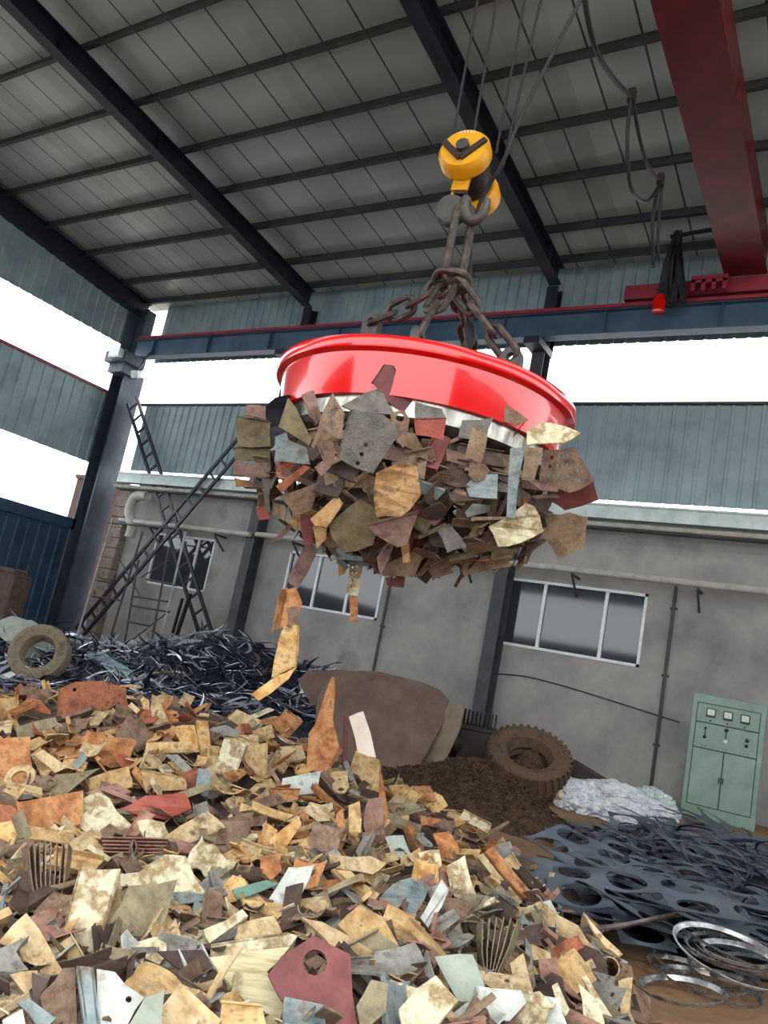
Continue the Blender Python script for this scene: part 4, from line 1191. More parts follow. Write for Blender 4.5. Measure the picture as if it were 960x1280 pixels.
for x, z, q in ((-.33, .80, .022), (-.33, .45, .03), (.0, .86, .035), (.0, .42, .04), (.33, .62, .035), (.33, .42, .03)):
    z_ = z2 + (z1 - z2) * z
    bm = NB(); lathe(bm, [(0, 0), (q, 0), (q * .9, .03), (q * .5, .04), (0, .045)], cpt(x * iw, z_, .02), 16, cab_n); put('rotary_switch', bm, M['black'] if z != .42 or x == .33 else M['dial'], t, smooth=True)
for x in (-.33, 0):
    bm = NB(); bar(bm, cpt(x * iw, z2 + (z1 - z2) * .45, .035), cpt(x * iw, z2 + (z1 - z2) * .82, .035), .018, .012, up=cab_n); put('switch_lever', bm, M['black'], t)
for x in (-.33, .0, .33):
    bm = NB()
    for d_ in (-.03, .03): cbx(bm, x * iw + d_, z2 + (z1 - z2) * .12, .022, .012, .02, .004)
    put('switch_marking', bm, M['black'], t)
bm = NB(); cbx(bm, 0, z3 / 2, CWid * .96, z3 * .8, .004, .02); put('plinth', bm, M['cab_green'], t)
# ---- punched skeleton sheets
def perforated(nx, ny, s, r, seed, miss=.08):
    """sheet of nx by ny cells each with a big punched hole; wavy, real thickness"""
    rg = random.Random(seed); bm = NB(); o = rg.uniform(0, 50)
    def zf(x, y): return .07 * noise.noise(V((x * 1.2 + o, y * 1.2, 0))) + .03 * noise.noise(V((x * 3 + o, y * 3, 1)))
    n = 16
    cache = {}
    def vt(x, y, q):
        k = (round(x, 4), round(y, 4), q)
        if k not in cache: cache[k] = bm.verts.new((x, y, zf(x, y) + q * .004))
        return cache[k]
    for i in range(nx):
        for j in range(ny):
            cx = (i - nx / 2 + .5) * s; cy = (j - ny / 2 + .5) * s
            edge = i in (0, nx - 1) or j in (0, ny - 1)
            if edge and rg.random() < .22: continue
            rr_ = r * rg.uniform(.9, 1.02)
            inn = []; outr = []
            for k in range(n):
                a = 2 * math.pi * k / n + math.pi / 4
                inn.append((cx + rr_ * math.cos(a), cy + rr_ * math.sin(a)))
                m_ = max(abs(math.cos(a)), abs(math.sin(a))); outr.append((cx + s / 2 * math.cos(a) / m_, cy + s / 2 * math.sin(a) / m_))
            for k in range(n):
                k2 = (k + 1) % n
                for q in (0, 1):
                    f = [vt(*inn[k], q), vt(*inn[k2], q), vt(*outr[k2], q), vt(*outr[k], q)]
                    try: bm.faces.new(f if q else f[::-1])
                    except ValueError: pass
                try: bm.faces.new((vt(*inn[k], 0), vt(*inn[k], 1), vt(*inn[k2], 1), vt(*inn[k2], 0)))
                except ValueError: pass
    return bm
PERF = [mesh_from(perforated(*a), 'punched_sheet', M['dark_skel']) for a in ((5, 2, .42, .165, 1), (4, 2, .56, .235, 2), (5, 3, .38, .155, 3), (5, 2, .48, .15, 4))]
rp = random.Random(31)
sheets = []
cpos = [(905, 1065), (870, 1055), (840, 1065), (825, 1065), (880, 1110), (830, 1110), (795, 1115), (940, 1090), (850, 1135), (810, 1140), (930, 1045), (860, 1045), (800, 1080), (900, 1085), (790, 1130), (850, 1085), (960, 1060), (830, 1120), (820, 1085), (940, 1120), (810, 1095), (890, 1050), (820, 1055), (835, 1050), (870, 1040), (920, 1035), (845, 1075), (885, 1130), (790, 1105), (950, 1075)]
CW = ['at the foot of the green cabinet', 'in the middle of the blue-black stack', 'in front of the white plastic waste', 'near the turnings mound', 'at the near right of the stack', 'at the near middle of the stack', 'at the near left of the stack']
def perf_label(px, py, lev):
    a = 'near the green cabinet' if px > 860 and py < 1075 else 'at the right edge' if px > 860 else 'below the white plastic waste' if px > 740 and py < 1075 else 'beside the turnings mound' if px <= 740 else 'in the near middle'
    b = ['lowest', 'second up', 'third up', 'high', 'topmost'][min(lev, 4)]
    return 'punched steel sheet with round holes %s %s' % (b, a)
cnt = {}
for i, (px, py) in enumerate(cpos):
    z = .04 + .30 * (i / len(cpos)) * (1.0 if py > 1060 else .7) + rp.uniform(0, .05)
    q = P(px, py + 8, 2, z)
    o = bpy.data.objects.new('punched_sheet', PERF[i % 4]); COL.objects.link(o)
    pose(o, q, V((rp.gauss(0, .11), rp.gauss(-.03, .11), 1)), rp.uniform(-.5, .7) + (1.57 if rp.random() < .15 else 0))
    a = perf_label(px, py, 0).split('lowest ')[1]
    lev = cnt.get(a, 0); cnt[a] = lev + 1
    tag(o, perf_label(px, py, lev), 'punched sheet', 'punched steel sheets stacked on the right')
def H4(x, y): return .30 * min(1, max(0, 1.25 - ((x + .8) / 1.7) ** 2 - ((y - 9.4) / 2.5) ** 2)) - .02 + .04 * noise.noise(V((x * 2, y * 2, 8)))
bm = NB(); heap_mesh(bm, -4.6, 1.2, 6.2, 12.6, 60, 60, H4)
tag(put('buried_sheet_offcuts', bm, M['shiny_dark']), 'dark mass of buried sheet offcuts under the punched steel sheets on the right', 'sheet offcuts', None, 'stuff')
bmo = NB(); ro = random.Random(3)
for i in range(420):
    x, y = ro.uniform(-2.7, 1.0), ro.uniform(6.9, 11.8)
    if H4(x, y) < .03: continue
    b2 = crescent(ro, ro.uniform(.3, .9), ro.uniform(.015, .07))
    nz = V((ro.gauss(0, .25), ro.gauss(0, .25), 1)).normalized(); a = ro.uniform(0, 6.28); xx = V((math.cos(a), math.sin(a), 0)); xx = (xx - nz * xx.dot(nz)).normalized(); yy = nz.cross(xx)
    h = H4(x, y) + ro.uniform(.02, .16)
    b2.transform(Matrix(((xx.x, yy.x, nz.x, x), (xx.y, yy.y, nz.y, y), (xx.z, yy.z, nz.z, h), (0, 0, 0, 1))))
    me = bpy.data.meshes.new('tmp'); b2.to_mesh(me); b2.free(); bmo.from_mesh(me); bpy.data.meshes.remove(me)
tag(put('loose_sheet_slivers', bmo, M['shiny_dark']), 'loose dark slivers scattered among the punched steel sheets on the right', 'steel slivers', None, 'stuff')
# long edge strips at the front of the stack
for i in range(9):
    pts = [P(690 + rp.uniform(-6, 14), 1158 + i * 1.2, 2, .03 + .02 * i), P(770, 1163 + rp.uniform(-9, 4), 2, .05 + .025 * i), P(840, 1146 + rp.uniform(-8, 4), 2, .06 + .03 * i), P(915 + rp.uniform(-10, 20), 1128 + rp.uniform(-6, 4), 2, .08 + .03 * i)]
    bm = NB(); pp = curve_pts(pts, 5)
    lo = [bm.verts.new(p_) for p_ in pp]; hi = [bm.verts.new(p_ + V((.01, .05, .02))) for p_ in pp]; l2 = [bm.verts.new(p_ - V((0, 0, .006))) for p_ in pp]; h2 = [bm.verts.new(p_ + V((.01, .05, .014))) for p_ in pp]
    for k in range(len(pp) - 1):
        bm.faces.new((lo[k], lo[k + 1], hi[k + 1], hi[k])); bm.faces.new((l2[k + 1], l2[k], h2[k], h2[k + 1])); bm.faces.new((lo[k], l2[k], l2[k + 1], lo[k + 1])); bm.faces.new((hi[k + 1], h2[k + 1], h2[k], hi[k]))
    tag(put('edge_strip', bm, M['shiny_warm']), 'long thin steel edge strip along the near front of the punched sheets', 'steel strip', 'edge strips in front of the punched sheets')
# coiled hoops at right edge
for i in range(22):
    big = i < 15
    px, py = (rp.uniform(905, 962), rp.uniform(1152, 1215)) if big else (rp.uniform(840, 930), rp.uniform(1185, 1240))
    z = .05 + (.02 * i if big else .03)
    c = P(920 + rp.uniform(-6, 6) if big and i % 3 else px, 1192 + rp.uniform(-5, 5) if big and i % 3 else py, 2, z); R = rp.uniform(.18, .42) if big else rp.uniform(.18, .28)
    bm = NB(); nrm = V((rp.gauss(0, .09), rp.gauss(0, .09), 1))
    h = rp.uniform(.006, .014)
    lathe(bm, [(R, -h), (R + .012, -h), (R + .030, h), (R + .018, h), (R, -h)], c, 40, nrm)
    tag(put('steel_hoop', bm, M['coil'], smooth=True), ('bright steel hoop heaped at the right edge below the punched sheets' if big else 'flat steel hoop lying loose on the brown floor at right'), 'steel hoop', 'steel hoops heaped at the right edge' if big else 'loose steel hoops on the floor')
# little litter on the floor
for px, py, lab in ((605, 1030, 'white scrap of paper on the dark turnings'), (775, 1203, 'tiny pale chip on the brown floor left of the hoops'), (690, 1020, 'small white scrap beside the white plastic')):
    c = surf(px, py, H3) or P(px, py, 2, .01)
    bm = NB(); extrude_poly(bm, [c + V((math.cos(a) * .05, math.sin(a) * .03, .012)) for a in (0, 1, 2.2, 3.3, 4.6)], [], (0, 0, .006)); tag(put('litter_scrap', bm, M['frame_white']), lab, 'litter')
# ================================================================== THE NEAR SCRAP HEAP: PARTICULAR PIECES
def pin(px, py, pts):
    ins = False; n = len(pts)
    for i in range(n):
        x1, y1 = pts[i]; x2, y2 = pts[(i + 1) % n]
        if (y1 > py) != (y2 > py) and px < (x2 - x1) * (py - y1) / (y2 - y1) + x1: ins = not ins
    return ins
POLYS = []
def pile(lab, short, col, pts, n=(0, 0), lift=.05, **k):
    """n: lean of the plane (sideways, up) added to the direction of the viewer"""
    cx = sum(p[0] for p in pts) / len(pts); cy = sum(p[1] for p in pts) / len(pts)
    low = max(pts, key=lambda p: p[1])
    b = None
    for q in ((cx, cy), (low[0], low[1] - 4), (low[0], low[1] + 15), (low[0], low[1] + 40)):
        b = surf(q[0], q[1])
        if b is not None: break
    tow = (EYE - b).normalized()
    b = EYE + ray(cx, cy) * ((b - EYE).dot(FW) / 1.0)
    b = b + tow * (lift + .045 if lift > 0 else 0)
    nn = tow + RT * n[0] + V((0, 0, 1)) * n[1]
    POLYS.append(pts)
    return cut(k.pop('name', 'scrap_plate'), lab, short, col, pts, b, nn, **k)
S_ = pile
S_('large rusty red plate with rounded top standing at the back of the near heap', 'the big rusty red plate', 'rust red', [(72, 905), (74, 861), (94, 852), (129, 851), (158, 860), (162, 888), (120, 905)], (.2, .1), .0, holes=[(93, 862, 2.5)], flange=[(0, 1)])
S_('rough orange-tan slab at the left edge behind the ring', 'the orange slab at the left edge', 'rust orange', [(-6, 925), (38, 921), (42, 968), (32, 992), (-6, 992)], (-.2, .5), .02, th=.03, name='scrap_slab')
S_('olive grey sheet lying between the orange slab and the rusty red plate', 'the olive grey sheet', 'olive', [(19, 909), (69, 896), (74, 906), (42, 921), (22, 924)], (0, .6), .05)
S_('brown bracket with a round hole standing behind the long olive plate', 'the brown holed bracket', 'brown', [(144, 919), (160, 892), (178, 899), (191, 922), (177, 941)], (.2, .2), .08, holes=[(169, 896, 2.6)], flange=[(3, 4)], name='scrap_bracket')
S_('tan triangular gusset right of the orange slab', 'the tan triangular gusset', 'tan', [(42, 944), (54, 937), (88, 959), (69, 966)], (.1, .6), .08, name='scrap_gusset')
S_('long pale olive plate pointing up right beside the ring', 'the long olive plate', 'olive', [(46, 995), (70, 968), (125, 960), (80, 995)], (.1, .8), .05)
S_('tan block-like plate right of the long olive plate', 'the tan block plate', 'ochre', [(110, 973), (160, 958), (166, 984), (112, 996)], (0, .4), .05, flange=[(3, 0)], fl=.04)
S_('small blue-grey plate standing between the tan gusset and the brown holed bracket', None, 'blue grey', [(90, 957), (103, 939), (109, 948), (97, 964)], (.3, .1), .09)
S_('pale pointed plate standing at the crest of the heap', 'the pale pointed plate', 'tan', [(190, 868), (198, 871), (214, 919), (198, 922), (188, 884)], (.1, .2), .08, name='scrap_spike')
S_('bright golden plate in the upper middle of the heap', 'the bright golden plate', 'golden', [(216, 909), (243, 906), (249, 940), (232, 943)], (0, .3), .06)
S_('upright golden plate with a grey lower end', 'the upright golden strip', 'golden', [(245, 900), (260, 902), (267, 957), (252, 958)], (.1, .1), .08, flange=[(0, 3)])
S_('tan rectangular block at the right of the crest', 'the tan block at the crest', 'tan', [(285, 898), (296, 886), (330, 902), (316, 921)], (-.1, .5), .05, th=.03, flange=[(3, 2)], name='scrap_slab')
S_('large cream plate with a brown stain standing right of the golden strip', 'the stained cream plate', 'cream', [(280, 923), (308, 931), (286, 989), (262, 980)], (-.1, .3), .10, flange=[(1, 2)], fl=.05)
S_('ochre folded plate at the right rim of the crest', 'the ochre folded plate', 'ochre', [(310, 932), (335, 928), (333, 978), (320, 973), (303, 951)], (.3, .2), .05, flange=[(1, 2)])
S_('rounded grey bar end right of the golden strip', None, 'grey', [(262, 911), (283, 906), (300, 914), (298, 922), (268, 920)], (0, .3), .05, th=.03, name='scrap_bar')
S_('long ochre board lying flat left of the golden plate', 'the long ochre board', 'ochre', [(183, 928), (239, 927), (242, 940), (181, 941)], (0, .2), .09, th=.02, flange=[(3, 2)], fl=.04, name='scrap_slab')
S_('grey strip slanting down right under the long ochre board', None, 'grey', [(206, 943), (222, 943), (253, 974), (243, 976)], (.1, .4), .06)
S_('grey upright plate left of the stained cream plate', None, 'blue grey', [(248, 960), (263, 963), (263, 995), (243, 995)], (0, .2), .06)
S_('tan box-shaped offcut with a bright top edge above the red plate', 'the tan box-shaped offcut', 'ochre', [(176, 963), (231, 972), (234, 987), (183, 991)], (0, .3), .08, flange=[(0, 1)], fl=.08)
S_('tall rusty spike-shaped plate standing highest on the heap', 'the tall rusty spike', 'rust orange', [(414, 846), (418, 846), (419, 868), (416, 900), (424, 932), (407, 966), (383, 963), (386, 917), (394, 905)], (.1, .0), .0, th=.014, flange=[(7, 8)], name='scrap_spike')
S_('whitish flat board standing up right of the tall rusty spike', 'the whitish board', 'pale pink', [(436, 896), (454, 889), (470, 947), (447, 940)], (0, .1), .0, th=.012)
S_('tan wedge plate below the whitish board', 'the tan wedge plate', 'ochre', [(445, 938), (475, 950), (479, 998), (434, 978)], (.1, .2), .06, flange=[(1, 2)])
S_('thin reddish vertical strip left of the whitish board', None, 'maroon', [(430, 890), (435, 902), (433, 966), (428, 966)], (.5, 0), .0, name='scrap_strip')
S_('thin orange stick leaning on the foot of the tall rusty spike', None, 'rust orange', [(424, 933), (429, 938), (408, 971), (402, 967)], (.2, .1), .08, th=.02, name='scrap_strip')
S_('rough pale grey block at the foot of the tall rusty spike', 'the rough pale grey block', 'pale grey', [(353, 973), (401, 964), (397, 991), (347, 999)], (0, .5), .08, th=.05, name='scrap_slab')
S_('rough orange-brown slab left of the cream hide-shaped piece', 'the orange-brown slab', 'rust orange', [(21, 1003), (104, 988), (101, 1040), (27, 1044)], (-.1, .6), .06, th=.025, name='scrap_slab')
S_('rust red rounded plate at the left edge', 'the rust red rounded plate', 'rust red', [(-6, 1004), (14, 1007), (25, 1014), (27, 1028), (17, 1040), (-6, 1044)], (0, .4), .09)
S_('cream hide-shaped flattened piece left of the red plate', 'the cream hide-shaped piece', 'cream', [(102, 999), (112, 993), (125, 990), (137, 998), (146, 1014), (168, 1034), (173, 1048), (140, 1046), (108, 1043), (97, 1030)], (0, .7), .07, th=.02)
S_('long cream stained channel plate with rusty right edge at lower left', 'the long cream channel plate', 'cream', [(100, 1083), (151, 1086), (120, 1198), (68, 1197)], (-.1, .4), .12, flange=[(1, 2), (0, 3)], fl=.05, name='scrap_channel')
S_('small cream rounded piece under the red plate', None, 'cream', [(171, 1026), (190, 1024), (205, 1028), (212, 1044), (196, 1050), (180, 1046)], (0, .6), .06, th=.02)
S_('red painted plate lying in the middle left of the heap', 'the red plate', 'red', [(150, 1008), (182, 994), (232, 989), (240, 1008), (206, 1024), (176, 1019)], (0, .7), .09, bow=.5)
S_('square tan plate right of the red plate', 'the square tan plate', 'tan', [(203, 1048), (259, 1014), (283, 1034), (228, 1058)], (0, .7), .08, flange=[(3, 2)], fl=.04)
S_('large cream plate with dark stains right of the long channel plate', 'the cream plate with dark stains', 'cream', [(158, 1104), (206, 1068), (232, 1070), (257, 1116), (212, 1146), (190, 1142)], (.1, .6), .07, flange=[(3, 4)], fl=.05)
S_('brown curved channel right of the square tan plate', 'the brown curved channel', 'brown', [(272, 1024), (318, 1014), (312, 1040), (299, 1066), (266, 1058)], (.3, .3), .06, bow=3, flange=[(1, 2)], name='scrap_channel')
S_('small bright orange plate under the yellow ochre strip', 'the small orange plate', 'rust orange', [(326, 1070), (351, 1067), (352, 1088), (338, 1100), (325, 1089)], (0, .2), .08)
S_('yellow ochre bent strip above the small orange plate', None, 'golden', [(334, 1067), (338, 1049), (374, 1021), (377, 1031), (355, 1063)], (0, .5), .08)
S_('teal painted strip pointing right in the lower middle', 'the teal strip', 'teal', [(290, 1112), (334, 1100), (348, 1105), (297, 1125)], (0, .7), .08, name='scrap_strip')
S_('pale grey shiny plate right of the teal strip', 'the pale grey shiny plate', 'pale grey', [(361, 1084), (393, 1081), (376, 1120), (353, 1139), (327, 1136)], (.1, .6), .09)
for k, (pts, c, l) in enumerate((([(418, 1056), (423, 1017), (434, 1010), (433, 1040), (430, 1064)], 'rust orange', 'leftmost of the tall curled brown plates below the tan wedge plate'), ([(434, 1068), (437, 1006), (452, 1000), (451, 1040), (449, 1070)], 'ochre', 'middle one of the tall curled brown plates below the tan wedge plate'),
    ([(455, 999), (477, 996), (479, 1030), (487, 1076), (462, 1060), (454, 1030)], 'pinkish brown', 'purplish tall curled plate, right of the other curled plates'))):
    S_(l, 'the tall curled plates' if k == 1 else None, c, pts, (.4 - .3 * k, 0), .10, bow=4)
S_('narrow bright orange upright wedge right of the tall curled plates', None, 'rust orange', [(475, 960), (480, 985), (486, 1018), (484, 1052), (474, 1050)], (.6, 0), .05, name='scrap_spike')
S_('rough tan slab lying below the tall curled plates', 'the rough tan slab', 'tan', [(411, 1068), (464, 1070), (484, 1078), (466, 1093), (414, 1085)], (0, .3), .11, th=.035, name='scrap_slab')
S_('long tan board slanting down right under the rough tan slab', 'the long slanting tan board', 'ochre', [(414, 1087), (439, 1089), (474, 1117), (465, 1130)], (0, .6), .11, th=.02, flange=[(3, 0)], fl=.03, name='scrap_slab')
S_('pale greenish plate at the middle right of the heap', 'the pale greenish plate', 'pale green', [(481, 1046), (504, 1044), (515, 1071), (491, 1075)], (0, .4), .06)
S_('curved blue-grey plate with a rusty top edge', 'the curved blue-grey plate', 'blue grey', [(475, 1117), (492, 1104), (514, 1096), (536, 1110), (526, 1132), (518, 1148), (490, 1142)], (.1, .5), .08, bow=3)
S_('narrow pale bluish plate standing on edge right of the curved blue-grey plate', 'the narrow pale bluish plate', 'pale grey', [(552, 1099), (561, 1112), (535, 1160), (517, 1178), (512, 1165)], (.3, .3), .12, flange=[(1, 3)], fl=.05)
S_('cream square plate right of the pale greenish plate', 'the cream square plate', 'cream', [(522, 1066), (549, 1062), (552, 1084), (533, 1086)], (0, .3), .07)
S_('pale wood-coloured plate standing in the right part of the heap', 'the pale wood-coloured plate', 'cream', [(557, 1083), (581, 1069), (595, 1118), (575, 1131), (562, 1106)], (0, .2), .10)
S_('rounded orange rusty piece behind the pale wood-coloured plate', 'the rounded orange piece', 'rust orange', [(543, 1040), (562, 1039), (571, 1052), (577, 1070), (553, 1080), (549, 1062)], (.2, .2), .06, bow=3)
S_('bright orange angle bar slanting down right at the rim', 'the bright orange angle bar', 'rust orange', [(605, 1066), (616, 1058), (667, 1120), (655, 1124)], (.3, .6), .07, flange=[(0, 3)], fl=.05, th=.012, name='scrap_angle')
S_('tan bar lying along the bright orange angle bar', None, 'tan', [(596, 1070), (604, 1066), (653, 1127), (646, 1133)], (0, .4), .06, th=.02, name='scrap_bar')
S_('grey pointed plate under the pale wood-coloured plate', 'the grey pointed plate', 'grey', [(570, 1134), (597, 1118), (623, 1124), (610, 1134)], (0, .6), .09)
S_('tiny white chip at the right rim of the heap', None, 'frame_white', [(665, 1112), (682, 1105), (680, 1111), (668, 1117)], (0, .4), .06)
S_('brown concave triangular plate at lower left', 'the brown concave plate', 'tan', [(-2, 1172), (33, 1137), (66, 1191), (78, 1210), (72, 1222), (60, 1225), (37, 1199)], (-.1, .5), .11, bow=1.5)
S_('tall brown plate at the bottom left', 'the tall brown plate', 'brown', [(79, 1210), (94, 1209), (97, 1290), (66, 1290), (50, 1244)], (.1, .3), .07)
S_('pale bluish plate with a small round hole at the bottom', 'the pale plate with a small hole', 'pale grey', [(121, 1211), (144, 1215), (180, 1247), (155, 1290), (127, 1290)], (.1, .5), .13, holes=[(161, 1249, 4)])
S_('bluish half-pipe channel left of the pale plate with a hole', 'the bluish half-pipe', 'blue grey', [(96, 1207), (117, 1209), (126, 1290), (107, 1290)], (0, .3), .15, flange=[(0, 3), (1, 2)], fl=.06, name='scrap_channel')
S_('pale olive plate at the bottom right of the plate with a small hole', 'the pale olive bottom plate', 'pale green', [(156, 1290), (182, 1246), (206, 1237), (201, 1290)], (.1, .6), .11)
S_('grey-brown plate below the stained cream one in the lower left', 'the grey-brown plate', 'olive', [(161, 1107), (222, 1099), (208, 1146), (187, 1189), (131, 1160)], (.1, .5), .09, flange=[(3, 4)], fl=.03)
S_('small olive trapezoid plate under the grey-brown plate', None, 'olive', [(131, 1180), (171, 1188), (151, 1207), (142, 1207)], (0, .5), .07)
S_('dark grey folded plate at the left edge low down', 'the dark grey folded plate', 'grey', [(-4, 1187), (37, 1169), (20, 1189), (36, 1212), (-4, 1214)], (0, .5), .12, flange=[(1, 2)])
S_('cream squarish plate below the dark grey folded plate', None, 'tan', [(12, 1218), (47, 1213), (51, 1226), (31, 1242)], (0, .5), .11)
S_('pale triangular corner at the bottom left', None, 'pale grey', [(3, 1275), (28, 1261), (33, 1290), (8, 1290)], (0, .4), .12)
S_('blue-grey strip slanting down at the bottom left', None, 'blue grey', [(21, 1253), (37, 1248), (70, 1273), (52, 1290)], (0, .5), .10)
S_('cream corner bracket bar lying above the ribbed wedge', 'the cream bar of the ribbed wedge', 'cream', [(264, 1180), (359, 1165), (372, 1170), (363, 1182), (262, 1198)], (0, .4), .17, th=.02, flange=[(0, 1)], fl=.03, name='scrap_bar')
S_('cream ribbed wedge plate narrowing towards the bottom edge', 'the cream ribbed wedge', 'ribbed cream', [(262, 1197), (363, 1183), (334, 1214), (351, 1250), (370, 1290), (342, 1290), (298, 1242)], (.1, .4), .15, th=.02)
S_('speckled brown block behind the cream bar', 'the speckled brown block', 'tan', [(292, 1176), (298, 1157), (320, 1149), (342, 1145), (353, 1166)], (0, .3), .10, th=.06, name='scrap_slab')
S_('cream rounded bar slanting up right behind the cream bar', 'the cream slanting bar', 'cream', [(254, 1162), (303, 1136), (310, 1145), (262, 1179)], (0, .5), .13, th=.03, name='scrap_bar')
S_('dark brown long plate left of the cream ribbed wedge', 'the dark brown long plate', 'dark brown', [(180, 1197), (252, 1236), (251, 1244), (192, 1238)], (0, .7), .10, flange=[(0, 1)], fl=.03)
S_('dark brown flat plate just left of the cream bar', None, 'dark brown', [(197, 1189), (253, 1187), (268, 1212), (232, 1215)], (0, .7), .10)
S_('grey folded plate at the bottom below the dark brown long plate', None, 'grey', [(213, 1243), (253, 1243), (250, 1263), (217, 1254)], (0, .4), .09)
S_('rounded tan piece left of the narrow end of the ribbed wedge', None, 'ochre', [(272, 1249), (283, 1241), (292, 1239), (304, 1250), (292, 1258), (276, 1260)], (0, .4), .09, th=.02)
S_('maroon painted gusset plate with one large round hole', 'the maroon plate with the round hole', 'maroon', [(335, 1218), (352, 1195), (392, 1169), (438, 1193), (449, 1295), (388, 1285), (352, 1250)], (.1, .4), .16, holes=[(394, 1203, 15)], th=.014, name='scrap_gusset')
S_('long brown board slanting above the maroon plate', 'the long brown slanting board', 'tan', [(376, 1146), (402, 1152), (465, 1189), (460, 1204), (420, 1190)], (.1, .6), .15, th=.02, name='scrap_slab')
S_('grey-brown plate with a pale rim right of the maroon plate', 'the grey-brown rimmed plate', 'grey', [(469, 1189), (518, 1177), (534, 1211), (486, 1225), (465, 1207)], (.1, .5), .11, flange=[(2, 3)], fl=.05)
S_('olive cream rounded plate right of the maroon plate at the bottom', 'the olive cream plate', 'olive', [(446, 1256), (464, 1224), (486, 1228), (482, 1266), (452, 1290)], (.1, .4), .13, bow=2)
S_('golden lump-like wedge above the long brown slanting board', 'the golden wedge lump', 'ochre', [(422, 1156), (450, 1131), (478, 1146), (498, 1181), (456, 1184)], (.1, .5), .10, th=.05, name='scrap_slab')
S_('pale green plate in the lower right', 'the pale green plate', 'pale green', [(543, 1196), (591, 1193), (606, 1232), (590, 1254), (572, 1251)], (0, .4), .14)
S_('pale plate at the bottom right of the pale green plate', 'the pale bottom plate', 'pale grey', [(594, 1232), (651, 1238), (658, 1253), (637, 1276), (612, 1276)], (.1, .5), .14, flange=[(0, 4)])
S_('pale grey plate at the bottom edge under the yellow plates', 'the pale grey bottom plate', 'pale grey', [(657, 1238), (699, 1248), (713, 1290), (674, 1290)], (.1, .4), .12)
S_('cream yellow slab at the bottom left of the pale green plate', 'the cream yellow slab', 'cream', [(498, 1262), (545, 1219), (573, 1251), (541, 1290), (505, 1290)], (0, .5), .13, th=.03, name='scrap_slab')
S_('thin grey upright plate right of the right-hand fan bundle', None, 'grey', [(653, 1238), (657, 1172), (664, 1182), (671, 1238)], (.4, .1), .09)
S_('tan long triangular plate at the right side of the heap', 'the tan long triangular plate', 'tan', [(685, 1133), (723, 1157), (751, 1194), (733, 1196), (683, 1158)], (.1, .5), .08)
S_('rust red plate with dark slots at the right side of the heap', 'the slotted rust red plate', 'rust red', [(688, 1186), (723, 1169), (731, 1184), (698, 1204)], (0, .4), .13, th=.02, name='slotted_plate')
S_('pinkish block left of the slotted rust red plate', None, 'pinkish brown', [(673, 1199), (696, 1196), (699, 1224), (677, 1225)], (0, .2), .12, th=.05, name='scrap_slab')
S_('long thin tan stick at the right rim of the heap', None, 'tan', [(730, 1141), (776, 1190), (773, 1195), (758, 1185)], (.2, .4), .06, th=.02, name='scrap_strip')
S_('tan pointed plate below the slotted rust red plate', None, 'tan', [(707, 1213), (740, 1198), (745, 1209), (715, 1227)], (0, .4), .12)
S_('cream yellow narrow plate at the bottom right', 'the cream yellow narrow plate', 'cream', [(723, 1229), (748, 1254), (758, 1290), (730, 1290)], (.1, .4), .12)
S_('pale stick leaning over the cream yellow narrow plate', None, 'cream', [(727, 1222), (733, 1219), (766, 1272), (760, 1279)], (.1, .3), .14, th=.016, name='scrap_strip')
S_('grey-brown plate standing at the right end of the heap', 'the grey-brown end plate', 'brown', [(794, 1225), (814, 1247), (812, 1290), (798, 1290)], (.3, .2), .03, bow=3)
S_('brown upright plate beside the right end of the heap', None, 'tan', [(773, 1226), (791, 1221), (787, 1290), (773, 1290)], (.2, .2), .06)
S_('thin dark brown pointed plate sticking up at the right rim', None, 'dark brown', [(714, 1108), (723, 1118), (726, 1154), (717, 1150)], (.3, .1), .0, name='scrap_spike')
S_('yellow plate at the right bottom among pale pieces', None, 'cream', [(690, 1232), (697, 1228), (712, 1262), (706, 1272)], (.1, .3), .14)
S_('brown leaning plate left of the tall brown bottom plate', None, 'dark brown', [(40, 1215), (62, 1224), (50, 1244), (66, 1290), (40, 1262)], (0, .4), .05)
# slots of the rust red plate: dark raised bars
def surfpt(px, py, lift=.1):
    lift += .04
    b = surf(px, py) or P(px, py, 2, .3); return b + (EYE - b).normalized() * lift
# crumpled sheet, ring, pipe end, fan bundles
b = surfpt(262, 1078, .10)
bm = piece_mesh('crumpled sheet', random.Random(4)); bmesh.ops.scale(bm, vec=(1.0, 1.2, 1.5), verts=bm.verts)
o = bpy.data.objects.new('crumpled_sheet', mesh_from(bm, 'crumpled_sheet', M['cream'])); COL.objects.link(o); pose(o, b, (EYE - b).normalized() + V((0, 0, .5)), 0)
tag(o, 'crumpled cream sheet right of the cream plate with dark stains', 'scrap piece', 'scrap pieces of the near heap'); LAND.append((262, 1078, 'the crumpled cream sheet'))
def ring(px, py, rpx, lab, col, short):
    b = surfpt(px, py, .10); r = rpx / F_PX * (b - EYE).dot(FW)
    bm = NB(); lathe(bm, [(r * .5, -.012), (r * .95, -.015), (r, 0), (r * .95, .015), (r * .5, .012), (r * .5, -.012)], b, 32, (EYE - b).normalized() + V((0, 0, .6)) - RT * .4)
    tag(put('steel_ring', bm, M[col], smooth=True), lab, 'ring', 'scrap pieces of the near heap'); LAND.append((px, py, short)); POLYS.append([(px - rpx, py - rpx), (px + rpx, py - rpx), (px + rpx, py + rpx), (px - rpx, py + rpx)])
ring(25, 973, 19, 'thick tan steel ring at the left edge of the heap', 'tan', 'the tan ring')
b = surfpt(762, 1209, .07)
bm = NB(); lathe(bm, [(.058, .0), (.050, .0), (.050, -.22), (.058, -.22), (.058, .0)], b, 24, (EYE - b).normalized() + V((0, 0, .2)))
